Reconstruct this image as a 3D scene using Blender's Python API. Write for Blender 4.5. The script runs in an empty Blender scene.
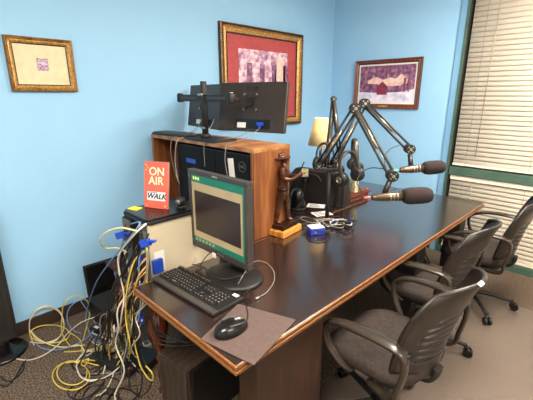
import bpy, math, random
from mathutils import Vector, Matrix, Euler
random.seed(7)
R = math.radians
scn = bpy.context.scene
COL = scn.collection

# ------------------------------------------------------------------ camera
CAM = Vector((0.0, 0.0, 1.6))
F = 366.0
PITCH = math.atan(105 / 366.0)
YAW = R(45)
FW = Vector((-math.sin(YAW) * math.cos(PITCH), math.cos(YAW) * math.cos(PITCH), -math.sin(PITCH)))
RT = Vector((math.cos(YAW), math.sin(YAW), 0))
UP = RT.cross(FW)
cd = bpy.data.cameras.new('camera')
cd.sensor_fit = 'HORIZONTAL'
cd.sensor_width = 36
cd.lens = 36 * F / 533
cd.clip_start = 0.02
cam = bpy.data.objects.new('camera', cd)
COL.objects.link(cam)
M = Matrix((RT, UP, -FW)).transposed()
cam.matrix_world = Matrix.Translation(CAM) @ M.to_4x4()
scn.camera = cam


def ray(x, y):
    return FW * F + RT * (x - 266.5) + UP * (200 - y)


def PZ(x, y, z):
    d = ray(x, y)
    return CAM + d * ((z - CAM.z) / d.z)


def PX(x, y, X):
    d = ray(x, y)
    return CAM + d * (X / d.x)


def PY(x, y, Y):
    d = ray(x, y)
    return CAM + d * (Y / d.y)


def PD(x, y, dep):
    return CAM + ray(x, y) * (dep / F)


# ------------------------------------------------------------------ materials
def lin(c):
    out = []
    for v in c:
        v = v / 255.0
        out.append(v / 12.92 if v <= 0.04045 else ((v + 0.055) / 1.055) ** 2.4)
    return tuple(out) + (1.0,)


MATS = {}


def mat(name, c, rough=0.5, metal=0.0, c2=None, scale=8.0, kind='plain', bump=0.0, bscale=None,
        emit=0.0, coat=0.0, alpha=1.0, trans=0.0, stretch=(1, 1, 1), spec=0.5, sub=0.0):
    m = bpy.data.materials.new(name)
    m.use_nodes = True
    nt = m.node_tree
    nt.nodes.clear()
    out = nt.nodes.new('ShaderNodeOutputMaterial')
    b = nt.nodes.new('ShaderNodeBsdfPrincipled')
    nt.links.new(b.outputs[0], out.inputs[0])
    b.inputs['Base Color'].default_value = lin(c)
    b.inputs['Roughness'].default_value = rough
    b.inputs['Metallic'].default_value = metal
    b.inputs['Specular IOR Level'].default_value = spec
    b.inputs['Coat Weight'].default_value = coat
    b.inputs['Coat Roughness'].default_value = 0.15
    b.inputs['Alpha'].default_value = alpha
    b.inputs['Transmission Weight'].default_value = trans
    tc = nt.nodes.new('ShaderNodeTexCoord')
    mp = nt.nodes.new('ShaderNodeMapping')
    mp.inputs['Scale'].default_value = stretch
    nt.links.new(tc.outputs['Object'], mp.inputs[0])
    n = nt.nodes.new('ShaderNodeTexNoise')
    n.inputs['Scale'].default_value = scale
    n.inputs['Detail'].default_value = 6
    nt.links.new(mp.outputs[0], n.inputs['Vector'])
    if c2 is None:
        c2 = tuple(v * 0.88 for v in c)
    ramp = nt.nodes.new('ShaderNodeValToRGB')
    lo, hi = (0.35, 0.65)
    if kind == 'carpet':
        lo, hi = (0.42, 0.58)
    ramp.color_ramp.elements[0].position = lo
    ramp.color_ramp.elements[1].position = hi
    ramp.color_ramp.elements[0].color = lin(c2)
    ramp.color_ramp.elements[1].color = lin(c)
    src = n.outputs['Fac']
    if kind == 'wood':
        w = nt.nodes.new('ShaderNodeTexWave')
        w.inputs['Scale'].default_value = scale * 0.5
        w.inputs['Distortion'].default_value = 5
        w.inputs['Detail'].default_value = 4
        w.inputs['Detail Scale'].default_value = 1.2
        nt.links.new(mp.outputs[0], w.inputs['Vector'])
        mx = nt.nodes.new('ShaderNodeMix')
        mx.inputs[0].default_value = 0.45
        nt.links.new(n.outputs['Fac'], mx.inputs[2])
        nt.links.new(w.outputs['Fac'], mx.inputs[3])
        src = mx.outputs[0]
        ramp.color_ramp.elements[0].position = 0.25
        ramp.color_ramp.elements[1].position = 0.75
    nt.links.new(src, ramp.inputs[0])
    nt.links.new(ramp.outputs[0], b.inputs['Base Color'])
    if bump:
        bn = nt.nodes.new('ShaderNodeTexNoise')
        bn.inputs['Scale'].default_value = bscale or scale * 4
        bn.inputs['Detail'].default_value = 5
        nt.links.new(mp.outputs[0], bn.inputs['Vector'])
        bp = nt.nodes.new('ShaderNodeBump')
        bp.inputs['Strength'].default_value = bump
        bp.inputs['Distance'].default_value = 0.004
        nt.links.new(bn.outputs['Fac'], bp.inputs['Height'])
        nt.links.new(bp.outputs[0], b.inputs['Normal'])
    if emit:
        nt.links.new(ramp.outputs[0], b.inputs['Emission Color'])
        b.inputs['Emission Strength'].default_value = emit
    if sub:
        tr = nt.nodes.new('ShaderNodeBsdfTranslucent')
        nt.links.new(ramp.outputs[0], tr.inputs[0])
        ms = nt.nodes.new('ShaderNodeMixShader')
        ms.inputs[0].default_value = sub
        nt.links.new(b.outputs[0], ms.inputs[1])
        nt.links.new(tr.outputs[0], ms.inputs[2])
        nt.links.new(ms.outputs[0], out.inputs[0])
    MATS[name] = m
    return m


WALL = mat('blue_wall_paint', (152, 199, 232), 0.6, c2=(149, 196, 229), scale=2, bump=0.05, bscale=260)
WALLW = mat('pale_wall_paint', (205, 206, 200), 0.7, c2=(198, 199, 194), scale=2)
CEIL = mat('ceiling_tile', (225, 222, 214), 0.9, c2=(205, 202, 195), scale=60)
CARPET = mat('carpet', (124, 107, 92), 0.97, c2=(70, 58, 49), scale=105, kind='carpet', bump=1.0, bscale=120, spec=0.1)
BASE = mat('baseboard_brown', (58, 42, 34), 0.5, c2=(44, 32, 26))
GREEN = mat('green_window_frame', (74, 100, 86), 0.45, c2=(62, 88, 76))
TRIMB = mat('blue_window_casing', (116, 164, 198), 0.5, c2=(111, 159, 193))
BLIND = mat('cream_blind', (246, 234, 214), 0.5, c2=(242, 229, 208), scale=3, sub=0.12)
CORD = mat('blind_cord', (190, 172, 148), 0.8)
TABLE = mat('table_laminate', (42, 28, 23), 0.2, c2=(33, 21, 18), coat=0.6, scale=12, kind='wood', stretch=(6, 0.8, 6), bump=0.03, bscale=30, spec=0.9)
EDGE = mat('table_edge', (160, 104, 56), 0.33, c2=(96, 56, 28), scale=20, kind='wood', stretch=(3, 3, 30))
EDGED = mat('table_edge_groove', (60, 32, 16), 0.4)
PANEL = mat('dark_wood_panel', (72, 44, 30), 0.45, c2=(46, 27, 18), scale=9, kind='wood', stretch=(5, 5, 0.6))
HUTCH = mat('walnut_veneer', (160, 98, 52), 0.42, c2=(104, 58, 28), scale=7, kind='wood', stretch=(4, 4, 0.5))
HUTCHT = mat('walnut_top', (176, 124, 78), 0.38, c2=(134, 84, 46), scale=7, kind='wood', stretch=(0.6, 4, 4))
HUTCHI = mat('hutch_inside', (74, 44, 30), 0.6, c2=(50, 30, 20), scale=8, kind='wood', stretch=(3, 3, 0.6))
MAHOG = mat('mahogany', (124, 52, 22), 0.22, c2=(74, 28, 12), scale=9, kind='wood', stretch=(3, 3, 1), coat=0.5)
CHERRY = mat('cherry_wood', (120, 60, 42), 0.35, c2=(84, 38, 26), scale=8, kind='wood', stretch=(3, 0.6, 4))
BLACK = mat('black_plastic', (24, 21, 20), 0.48, c2=(20, 19, 19))
BLACKM = mat('matt_black_plastic', (36, 32, 30), 0.6, c2=(28, 25, 24))
BLACKG = mat('gloss_black', (20, 17, 17), 0.25, c2=(16, 15, 15))
DGREY = mat('dark_grey_plastic', (62, 56, 52), 0.4, c2=(54, 49, 46))
BACKSH = mat('monitor_back_plastic', (56, 45, 40), 0.4, c2=(48, 39, 35), scale=20)
SILVER = mat('silver_metal', (190, 184, 172), 0.28, metal=0.9)
BOOMM = mat('boom_rod_metal', (150, 136, 116), 0.3, metal=0.85)
STEEL = mat('dark_steel', (70, 64, 60), 0.35, metal=0.7)
CHAIRP = mat('chair_grey_plastic', (44, 36, 30), 0.33, c2=(37, 30, 25), scale=30, bump=0.1, bscale=300)
CHAIRF = mat('chair_seat_fabric', (56, 42, 33), 0.85, c2=(33, 25, 21), scale=60, bump=0.5, bscale=240)
CHAIRA = mat('chair_arm_plastic', (56, 47, 39), 0.22, c2=(47, 40, 34))
BEIGE = mat('beige_case', (198, 184, 158), 0.5, c2=(190, 176, 150), scale=4)
GREYC = mat('grey_case', (96, 96, 92), 0.5)
BLUEP = mat('vga_blue', (30, 74, 190), 0.4, c2=(24, 60, 165))
BLUEB = mat('interface_blue', (28, 62, 176), 0.3, c2=(22, 50, 150))
YELLOW = mat('yellow_note', (240, 226, 60), 0.8, c2=(232, 216, 52))
WHITE = mat('white_plastic', (232, 228, 220), 0.5, c2=(222, 218, 210))
PAPER = mat('white_paper', (236, 230, 224), 0.8, c2=(224, 216, 210))
CORAL = mat('coral_print', (222, 100, 82), 0.35, c2=(214, 92, 76), scale=5)
CREAMT = mat('cream_letter', (255, 226, 190), 0.5, c2=(250, 220, 184))
NAVY = mat('navy_letter', (26, 34, 70), 0.5)
ROYAL = mat('royal_blue_print', (40, 84, 190), 0.5)
GOLDL = mat('gold_dot', (246, 200, 90), 0.5)
ACRYL = mat('acrylic_edge', (150, 130, 124), 0.15)
PAD = mat('mouse_pad_cloth', (88, 70, 64), 0.85, c2=(80, 63, 58), scale=80, bump=0.2, bscale=500)
BRONZE = mat('bronze', (112, 70, 48), 0.3, metal=0.6, c2=(56, 30, 20), scale=24, bump=0.35, bscale=60)
BRONZED = mat('dark_bronze', (62, 36, 26), 0.36, metal=0.5, c2=(40, 22, 16), scale=24, bump=0.3, bscale=80)
HONEY = mat('honey_wood', (218, 150, 70), 0.35, c2=(176, 108, 42), scale=14, kind='wood', stretch=(1, 6, 6))
FOAM = mat('mic_foam', (46, 30, 28), 0.95, c2=(30, 19, 18), scale=180, bump=0.7, bscale=420)
MICB = mat('mic_body_metal', (104, 88, 72), 0.32, metal=0.75)
GOLDF = mat('gold_frame', (176, 128, 62), 0.36, metal=0.35, c2=(112, 72, 30), scale=70, bump=0.5, bscale=160)
GOLDI = mat('gold_frame_inner', (214, 170, 96), 0.34, metal=0.3, c2=(160, 110, 50), scale=60, bump=0.4, bscale=200)
FDARK = mat('frame_dark_edge', (48, 34, 26), 0.4)
BRFR = mat('brown_frame', (128, 62, 34), 0.3, c2=(96, 42, 22), scale=14, kind='wood', stretch=(1, 3, 3), coat=0.3)
REDMAT = mat('red_mat_board', (178, 76, 74), 0.7, c2=(168, 66, 68), scale=30)
CREAMM = mat('cream_mat_board', (232, 212, 176), 0.7, c2=(222, 200, 162), scale=20)
PRINTP = mat('purple_print', (128, 72, 116), 0.6, c2=(214, 186, 206), scale=120, kind='carpet')
FABRIC = mat('black_cloth', (38, 28, 25), 0.6, c2=(22, 17, 15), scale=40, bump=0.3, bscale=200)
SHADE = mat('lamp_shade_cloth', (232, 208, 150), 0.8, c2=(226, 200, 142), scale=20, sub=0.07)
PATCARD = mat('patterned_card', (226, 222, 176), 0.6, c2=(120, 116, 84), scale=70, kind='carpet')
MATG = mat('chair_mat_vinyl', (146, 130, 118), 0.35, c2=(110, 96, 86), scale=90, alpha=0.5)
GLASS = mat('window_glass', (40, 52, 60), 0.05, c2=(36, 48, 56))
LAMPE = mat('ceiling_lamp_diffuser', (255, 244, 226), 0.5, emit=3.0)
S_TEAL = mat('screen_teal', (14, 84, 66), 0.3, c2=(18, 90, 72), emit=0.4)
S_BEIG = mat('screen_beige', (138, 122, 92), 0.3, c2=(128, 112, 84), emit=0.4)
S_DARK = mat('screen_dark', (40, 29, 27), 0.3, c2=(36, 26, 25), emit=0.25)
S_GOLD = mat('screen_icons', (190, 200, 110), 0.4, emit=0.4)
C_YEL = mat('yellow_cable_jacket', (228, 200, 82), 0.45)
C_LYEL = mat('pale_yellow_cable_jacket', (232, 218, 160), 0.45)
C_ORG = mat('tan_cable_jacket', (206, 158, 86), 0.45)
C_WHT = mat('white_cable_jacket', (226, 214, 196), 0.45)
C_BLU = mat('blue_cable_jacket', (112, 150, 200), 0.45)
C_BLK = mat('black_cable_jacket', (30, 27, 26), 0.45)
C_GRY = mat('grey_cable_jacket', (140, 134, 128), 0.45)
C_RED = mat('red_plug', (176, 84, 84), 0.4)
C_GRN = mat('green_plug', (80, 180, 140), 0.4)


def picture_mat(name, stops, scale=7, bands=None):
    """a printed picture: mottled colours, with a lighter ground towards the bottom when bands is given"""
    m = bpy.data.materials.new(name)
    m.use_nodes = True
    nt = m.node_tree
    b = nt.nodes['Principled BSDF']
    b.inputs['Roughness'].default_value = 0.3
    tc = nt.nodes.new('ShaderNodeTexCoord')
    n = nt.nodes.new('ShaderNodeTexNoise')
    n.inputs['Scale'].default_value = scale
    n.inputs['Detail'].default_value = 8
    nt.links.new(tc.outputs['Object'], n.inputs['Vector'])
    ramp = nt.nodes.new('ShaderNodeValToRGB')
    while len(ramp.color_ramp.elements) < len(stops):
        ramp.color_ramp.elements.new(0.5)
    for e, (p, c) in zip(ramp.color_ramp.elements, stops):
        e.position = p
        e.color = lin(c)
    nt.links.new(n.outputs['Fac'], ramp.inputs[0])
    nt.links.new(ramp.outputs[0], b.inputs['Base Color'])
    return m


PIC_P = picture_mat('violet_woods_print', [(0.3, (70, 42, 70)), (0.45, (112, 70, 104)), (0.58, (150, 104, 134)), (0.75, (206, 164, 184))], 26)
PIC_S = picture_mat('snow_print', [(0.3, (176, 176, 206)), (0.5, (222, 214, 230)), (0.7, (246, 240, 244))], 12)
PIC_T = picture_mat('brown_trunk_print', [(0.3, (90, 50, 60)), (0.6, (140, 84, 90))], 30)
PIC_C = picture_mat('pale_shape_print', [(0.3, (214, 168, 160)), (0.6, (240, 206, 190))], 18)
PIC_R = picture_mat('dark_red_print', [(0.3, (96, 32, 56)), (0.6, (136, 52, 78))], 30)
PIC_L = picture_mat('pale_violet_hall_print', [(0.3, (120, 78, 118)), (0.45, (186, 140, 164)), (0.55, (222, 190, 200)), (0.75, (250, 234, 228))], 20)


# ------------------------------------------------------------------ mesh builder
NEW = [None]


class MB:
    def __init__(s):
        s.v = []
        s.f = []
        s.mi = []
        s.sm = []
        s.mats = []

    def m(s, mt):
        if mt not in s.mats:
            s.mats.append(mt)
        return s.mats.index(mt)

    def add(s, vs, fs, mt, smooth=False):
        o = len(s.v)
        s.v += [tuple(v) for v in vs]
        k = s.m(mt)
        for f in fs:
            s.f.append([i + o for i in f])
            s.mi.append(k)
            s.sm.append(smooth)
        return s

    def box(s, a, b, mt, mtx=None):
        x0, y0, z0 = [min(p, q) for p, q in zip(a, b)]
        x1, y1, z1 = [max(p, q) for p, q in zip(a, b)]
        vs = [Vector(p) for p in ((x0, y0, z0), (x1, y0, z0), (x1, y1, z0), (x0, y1, z0), (x0, y0, z1), (x1, y0, z1), (x1, y1, z1), (x0, y1, z1))]
        if mtx is not None:
            vs = [mtx @ v for v in vs]
        return s.add(vs, [(0, 3, 2, 1), (4, 5, 6, 7), (0, 1, 5, 4), (1, 2, 6, 5), (2, 3, 7, 6), (3, 0, 4, 7)], mt)

    def cbox(s, c, d, mt, mtx=None):
        return s.box([p - q / 2 for p, q in zip(c, d)], [p + q / 2 for p, q in zip(c, d)], mt, mtx)

    def tube(s, pts, r, mt, n=8, smooth=True, flat=None, closed=False):
        """swept tube; r a number or a list; flat=(a,b) scales the section sideways / upwards"""
        pts = [Vector(p) for p in pts]
        N = len(pts)
        rs = r if isinstance(r, (list, tuple)) else [r] * N
        vs = []
        T0 = None
        up = None
        for i, p in enumerate(pts):
            if closed:
                t = pts[(i + 1) % N] - pts[i - 1]
            else:
                t = pts[min(i + 1, N - 1)] - pts[max(i - 1, 0)]
            if t.length < 1e-9:
                t = Vector((0, 0, 1))
            t.normalize()
            if up is None:
                up = Vector((0, 0, 1)) if abs(t.z) < 0.9 else Vector((1, 0, 0))
                if flat:
                    up = Vector(flat[2]) if len(flat) > 2 else up
            side = t.cross(up)
            if side.length < 1e-6:
                side = t.orthogonal()
            side.normalize()
            up2 = side.cross(t).normalized()
            if not flat:
                up = up2
            for k in range(n):
                a = 2 * math.pi * k / n
                ca, sa = math.cos(a), math.sin(a)
                if flat:
                    ex = 0.55
                    ca = math.copysign(abs(ca) ** ex, ca) * flat[0]
                    sa = math.copysign(abs(sa) ** ex, sa) * flat[1]
                vs.append(p + side * ca * rs[i] + up2 * sa * rs[i])
        fs = []
        M_ = N if closed else N - 1
        for i in range(M_):
            for k in range(n):
                j = (i + 1) % N
                fs.append((i * n + k, i * n + (k + 1) % n, j * n + (k + 1) % n, j * n + k))
        s.add(vs, fs, mt, smooth)
        if not closed:
            o = len(s.v) - len(vs)
            k = s.m(mt)
            s.f.append([o + q for q in range(n)][::-1])
            s.f.append([o + (N - 1) * n + q for q in range(n)])
            s.mi += [k, k]
            s.sm += [False, False]
        return s

    def cyl(s, a, b, r, mt, n=16, r2=None, smooth=True):
        return s.tube([a, b], [r, r if r2 is None else r2], mt, n, smooth)

    def lathe(s, prof, mt, n=24, c=(0, 0, 0), mtx=None, sx=1, sy=1, smooth=True):
        vs = []
        for (r, z) in prof:
            for k in range(n):
                a = 2 * math.pi * k / n
                v = Vector((c[0] + r * math.cos(a) * sx, c[1] + r * math.sin(a) * sy, c[2] + z))
                vs.append(mtx @ v if mtx is not None else v)
        fs = []
        for i in range(len(prof) - 1):
            for k in range(n):
                fs.append((i * n + k, i * n + (k + 1) % n, (i + 1) * n + (k + 1) % n, (i + 1) * n + k))
        L = len(prof) - 1
        if prof[0][0] > 1e-5:
            fs.append(tuple(range(n))[::-1])
        if prof[-1][0] > 1e-5:
            fs.append(tuple(L * n + k for k in range(n)))
        return s.add(vs, fs, mt, smooth)

    def prism(s, poly, z0, z1, mt, mtx=None, smooth=False):
        n = len(poly)
        vs = [Vector((x, y, z0)) for x, y in poly] + [Vector((x, y, z1)) for x, y in poly]
        if mtx is not None:
            vs = [mtx @ v for v in vs]
        fs = [tuple(range(n))[::-1], tuple(range(n, 2 * n))] + [(i, (i + 1) % n, n + (i + 1) % n, n + i) for i in range(n)]
        return s.add(vs, fs, mt, smooth)

    def quad(s, a, b, c, d, mt):
        return s.add([a, b, c, d], [(0, 1, 2, 3)], mt)

    def grid(s, fn, nu, nv, mt, skip=None, smooth=True, wrap=False):
        vs = [fn(i / nu, j / nv) for j in range(nv + 1) for i in range(nu + 1)]
        fs = []
        for j in range(nv):
            for i in range(nu):
                if skip and skip(i, j):
                    continue
                a = j * (nu + 1) + i
                fs.append((a, a + 1, a + nu + 2, a + nu + 1))
        return s.add(vs, fs, mt, smooth)

    def build(s, name, parent=None, bevel=0, solid=0, subd=0, loc=None, rot=None, segs=2):
        me = bpy.data.meshes.new(name)
        me.from_pydata([tuple(v) for v in s.v], [], s.f)
        for mt in s.mats:
            me.materials.append(mt)
        for i, p in enumerate(me.polygons):
            p.material_index = s.mi[i]
            p.use_smooth = s.sm[i]
        me.update()
        o = bpy.data.objects.new(name, me)
        COL.objects.link(o)
        NEW[0] = o
        if parent is not None:
            o.parent = parent
        if loc is not None:
            o.location = loc
        if rot is not None:
            o.rotation_euler = rot
        if solid:
            md = o.modifiers.new('thickness', 'SOLIDIFY')
            md.thickness = solid
            md.offset = 0
        if bevel:
            md = o.modifiers.new('bevel', 'BEVEL')
            md.width = bevel
            md.segments = segs
            md.limit_method = 'ANGLE'
            md.angle_limit = R(40)
        if subd:
            md = o.modifiers.new('subd', 'SUBSURF')
            md.levels = subd
            md.render_levels = subd
        return o


def tag(o, label=None, cat=None, group=None, kind=None):
    if label:
        o['label'] = label
    if cat:
        o['category'] = cat
    if group:
        o['group'] = group
    if kind:
        o['kind'] = kind
    return o


def thing(name, label, cat, loc=(0, 0, 0), rz=0, group=None, rot=None):
    o = bpy.data.objects.new(name, None)
    o.empty_display_size = 0.05
    COL.objects.link(o)
    o.location = loc
    o.rotation_euler = rot if rot is not None else (0, 0, rz)
    return tag(o, label, cat, group)


def copy_tree(o, parent=None):
    c = o.copy()
    COL.objects.link(c)
    c.parent = parent
    for ch in list(o.children):
        copy_tree(ch, c)
    return c


def spline(pts, k=8, closed=False):
    pts = [Vector(p) for p in pts]
    n = len(pts)
    out = []
    segs = n if closed else n - 1
    for i in range(segs):
        if closed:
            p0, p1, p2, p3 = pts[i - 1], pts[i], pts[(i + 1) % n], pts[(i + 2) % n]
        else:
            p0, p1, p2, p3 = pts[max(i - 1, 0)], pts[i], pts[i + 1], pts[min(i + 2, n - 1)]
        for j in range(k):
            t = j / k
            out.append(0.5 * ((2 * p1) + (p2 - p0) * t + (2 * p0 - 5 * p1 + 4 * p2 - p3) * t * t + (3 * p1 - p0 - 3 * p2 + p3) * t ** 3))
    if not closed:
        out.append(pts[-1])
    return out


def text_mesh(body, size, mt, name, parent, loc, rot, ext=0.0006, bold=0.0, shear=0.0, sx=1.0, align='CENTER'):
    c = bpy.data.curves.new(name, 'FONT')
    c.body = body
    c.size = size
    c.extrude = ext
    c.offset = bold
    c.shear = shear
    c.align_x = align
    c.align_y = 'CENTER'
    t = bpy.data.objects.new(name, c)
    COL.objects.link(t)
    bpy.context.view_layer.update()
    dg = bpy.context.evaluated_depsgraph_get()
    me = bpy.data.meshes.new_from_object(t.evaluated_get(dg))
    bpy.data.objects.remove(t)
    me.materials.clear()
    me.materials.append(mt)
    o = bpy.data.objects.new(name, me)
    COL.objects.link(o)
    o.parent = parent
    o.location = loc
    o.rotation_euler = rot
    o.scale = (sx, 1, 1)
    return o


def rrect(w, h, r, k=5, cx=0, cy=0):
    out = []
    for (sx, sy, a0) in ((1, 1, 0), (-1, 1, 90), (-1, -1, 180), (1, -1, 270)):
        for i in range(k + 1):
            a = R(a0 + 90 * i / k)
            out.append((cx + sx * (w / 2 - r) + r * math.cos(a), cy + sy * (h / 2 - r) + r * math.sin(a)))
    return out


# ------------------------------------------------------------------ the room
XL, XR, YB, YF, ZC = -2.75, 2.2, 3.87, -1.9, 2.7


def struct(name, mb, **k):
    return tag(mb.build(name, **k), kind='structure')


struct('floor', MB().box((XL - .1, YF - .1, -0.1), (XR + .1, YB + .1, 0), CARPET))
struct('wall_left', MB().box((XL - .1, YF - .1, 0), (XL, YB + .1, ZC), WALL))
WX0, WX1, WZ0, WZ1 = -1.29, 1.35, 0.03, ZC
struct('wall_back', MB().box((XL, YB, 0), (WX0 - .06, YB + .1, ZC), WALL)
       .box((WX1 + .06, YB, 0), (XR, YB + .1, ZC), WALL))
struct('wall_right', MB().box((XR, YF - .1, 0), (XR + .1, YB + .1, ZC), WALLW))
struct('wall_front', MB().box((XL, YF - .1, 0), (XR, YF, ZC), WALLW))
struct('ceiling', MB().box((XL - .1, YF - .1, ZC), (XR + .1, YB + .1, ZC + .1), CEIL))
struct('baseboard_left', MB().box((XL, YF, 0), (XL + .012, YB - .013, 0.1), BASE), bevel=.003)
struct('baseboard_back', MB().box((XL, YB - .012, 0), (WX0 - .07, YB, 0.1), BASE), bevel=.003)
# window: green metal frame in a blue casing, one big opening down to the floor
wf = MB()
wf.box((WX0, YB - .03, 0), (WX0 + .022, YB + .07, ZC), GREEN)
wf.box((WX0 + .0222, YB - .005, 0), (WX0 + .032, YB + .07, ZC), BLACKM)
wf.box((WX1 - .032, YB - .03, 0), (WX1, YB + .07, ZC), GREEN)
wf.box((WX0 + .032, YB - .025, .835), (WX1 - .032, YB + .07, .915), GREEN)
wf.box((WX0 + .032, YB - .03, 0), (WX1 - .032, YB + .07, .065), GREEN)
wf.box((WX0 + .032, YB + .0, 2.66), (WX1 - .032, YB + .07, ZC), GREEN)
struct('window_1', wf, bevel=.002)
struct('trim_1', MB().box((WX0 - .06, YB - .022, 0), (WX0, YB + .1, ZC), TRIMB), bevel=.003)
struct('trim_2', MB().box((WX1, YB - .022, 0), (WX1 + .06, YB + .1, ZC), TRIMB), bevel=.003)
gl = struct('window_2', MB().box((WX0 + .032, YB + .06, .065), (WX1 - .032, YB + .066, 2.66), GLASS))


def blind(name, label, x0, x1, z0, z1):
    t = thing(name, label, 'blinds', ((x0 + x1) / 2, YB + .012, z0), 0, 'window blinds')
    w = (x1 - x0) / 2
    H = z1 - z0
    MB().box((-w, -.022, H - .045), (w, .022, H), BLIND).build('head_rail', t, bevel=.003)
    MB().box((-w, -.014, 0), (w, .014, .022), BLIND).build('bottom_rail', t, bevel=.004)
    mb = MB()
    pitch = .0425
    z = .045
    while z < H - .05:
        c, s_ = math.cos(R(83)), math.sin(R(83))
        hw = .0248
        # curved slat, closed almost flat
        prof = []
        for k in range(5):
            u = -1 + k / 2
            y = u * hw * c - (1 - u * u) * .0035
            zz = u * hw * s_
            prof.append((y, z + zz))
        vs = [(-w + .004, a, b) for a, b in prof] + [(w - .004, a, b) for a, b in prof]
        mb.add(vs, [(k, k + 1, 5 + k + 1, 5 + k) for k in range(4)], BLIND, True)
        z += pitch
    mb.build('slats', t, solid=.0022)
    lc = MB()
    x = -w + .12
    while x < w:
        lc.box((x - .0012, -.018, .01), (x + .0012, -.0165, H - .04), CORD)
        x += .52
    lc.build('ladder_cord', t)
    MB().tube([(-w + .21, -.026, H - .04), (-w + .2, -.026, .1 if H > 1 else .35)], .0028, CORD, 6).build('wand', t)
    return t


blind('window_blind', 'tall cream horizontal slat blind above the green window rail', WX0 + .045, WX1 - .045, .93, 2.66)
blind('window_blind', 'short cream horizontal slat blind below the green rail, down to the floor', WX0 + .045, WX1 - .045, .07, .832)

# ceiling lights (panel fixtures, plus fill points added under each)
def troffer(x, y, w, l, power, label):
    t = thing('ceiling_light', label, 'ceiling light', (x, y, ZC), 0, 'ceiling lights')
    f = MB()
    f.box((-w / 2 - .03, -l / 2 - .03, -.03), (-w / 2, l / 2 + .03, 0), WHITE)
    f.box((w / 2, -l / 2 - .03, -.03), (w / 2 + .03, l / 2 + .03, 0), WHITE)
    f.box((-w / 2, -l / 2 - .03, -.03), (w / 2, -l / 2, 0), WHITE)
    f.box((-w / 2, l / 2, -.03), (w / 2, l / 2 + .03, 0), WHITE)
    f.build('frame', t)
    MB().box((-w / 2, -l / 2, -.012), (w / 2, l / 2, -.004), LAMPE).build('diffuser', t)
    ld = bpy.data.lights.new('ceiling_lamp', 'AREA')
    ld.shape = 'RECTANGLE'
    ld.size = w
    ld.size_y = l
    ld.energy = power
    ld.color = (1.0, 0.93, 0.83)
    lo = bpy.data.objects.new('ceiling_lamp', ld)
    COL.objects.link(lo)
    lo.parent = t
    lo.location = (0, 0, -.035)
    for yy in (-.3, .3):  # added fill points below the panel, not tubes; they brighten the upper walls
        pd = bpy.data.lights.new('upper_wall_fill', 'POINT')
        pd.energy = power * .2
        pd.color = (1.0, 0.93, 0.84)
        pd.shadow_soft_size = .12
        po = bpy.data.objects.new('upper_wall_fill', pd)
        COL.objects.link(po)
        po.parent = t
        po.location = (0, yy, -.17)


troffer(-0.35, 2.35, .6, 1.2, 42, 'recessed ceiling light panel over the window side of the table')
troffer(-0.35, -.35, .6, 1.2, 38, 'recessed ceiling light panel behind the camera')
troffer(1.3, 1.0, .6, 1.2, 26, 'recessed ceiling light panel over the open floor at right')

# ------------------------------------------------------------------ pictures
def frame_picture(name, label, wall, a, b, z0, z1, fw, mats, depth=.03, tilt=0):
    """wall 'left': a,b are y; wall 'back': a,b are x.  local: x to the right, y out of the wall (-y front), z up"""
    if wall == 'left':
        t = thing(name, label, 'picture', (XL + .002, (a + b) / 2, z0), R(90))
    else:
        t = thing(name, label, 'picture', ((a + b) / 2, YB - .002, z0), 0)
    t.rotation_euler.x = 0
    w, h = (b - a) / 2, z1 - z0
    outer, inner, edge = mats
    f = MB()
    # mitred frame with a stepped profile
    steps = [(0, 0, edge), (0, depth * .8, edge), (fw * .12, depth, outer), (fw * .45, depth * .72, outer), (fw * .62, depth * .8, inner), (fw * .85, depth * .5, inner), (fw, depth * .42, edge), (fw, .004, edge)]
    for k in range(len(steps) - 1):
        i0, d0, m0 = steps[k]
        i1, d1, m1 = steps[k + 1]
        def ringp(i, d):
            return [(-w + i, -d, i), (w - i, -d, i), (w - i, -d, h - i), (-w + i, -d, h - i)]
        A, B = ringp(i0, d0), ringp(i1, d1)
        f.add(A + B, [(q, (q + 1) % 4, 4 + (q + 1) % 4, 4 + q) for q in range(4)], m1 if k else edge)
    f.build('frame', t)
    return t, w, h


def flat(mb, x0, x1, z0, z1, d, mt):
    return mb.add([(x0, -d, z0), (x1, -d, z0), (x1, -d, z1), (x0, -d, z1)], [(0, 1, 2, 3)], mt)


def fpoly(mb, pts, d, mt):
    return mb.add([(x, -d, z) for x, z in pts], [tuple(range(len(pts)))], mt)


# rotation for left wall: local x -> +y? (rz=90: x->y, -y -> +x)  so the front faces the room
t, w, h = frame_picture('framed_picture', 'small gold-framed picture with cream mat and tiny purple print on blue wall', 'left', .548, .925, 1.622, 1.941, .042, (GOLDF, GOLDI, FDARK), .028)
MB().box((-w + .04, -.008, .04), (w - .04, -.002, h - .04), CREAMM).build('mat_board', t)
p = MB()
flat(p, -.03, .035, h / 2 - .035, h / 2 + .04, .009, PRINTP)
p.build('print', t)
text_mesh('NK', .03, PAPER, 'print_letters', t, (0, -.0095, h / 2 + .012), (R(90), 0, 0), .0003)

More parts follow.
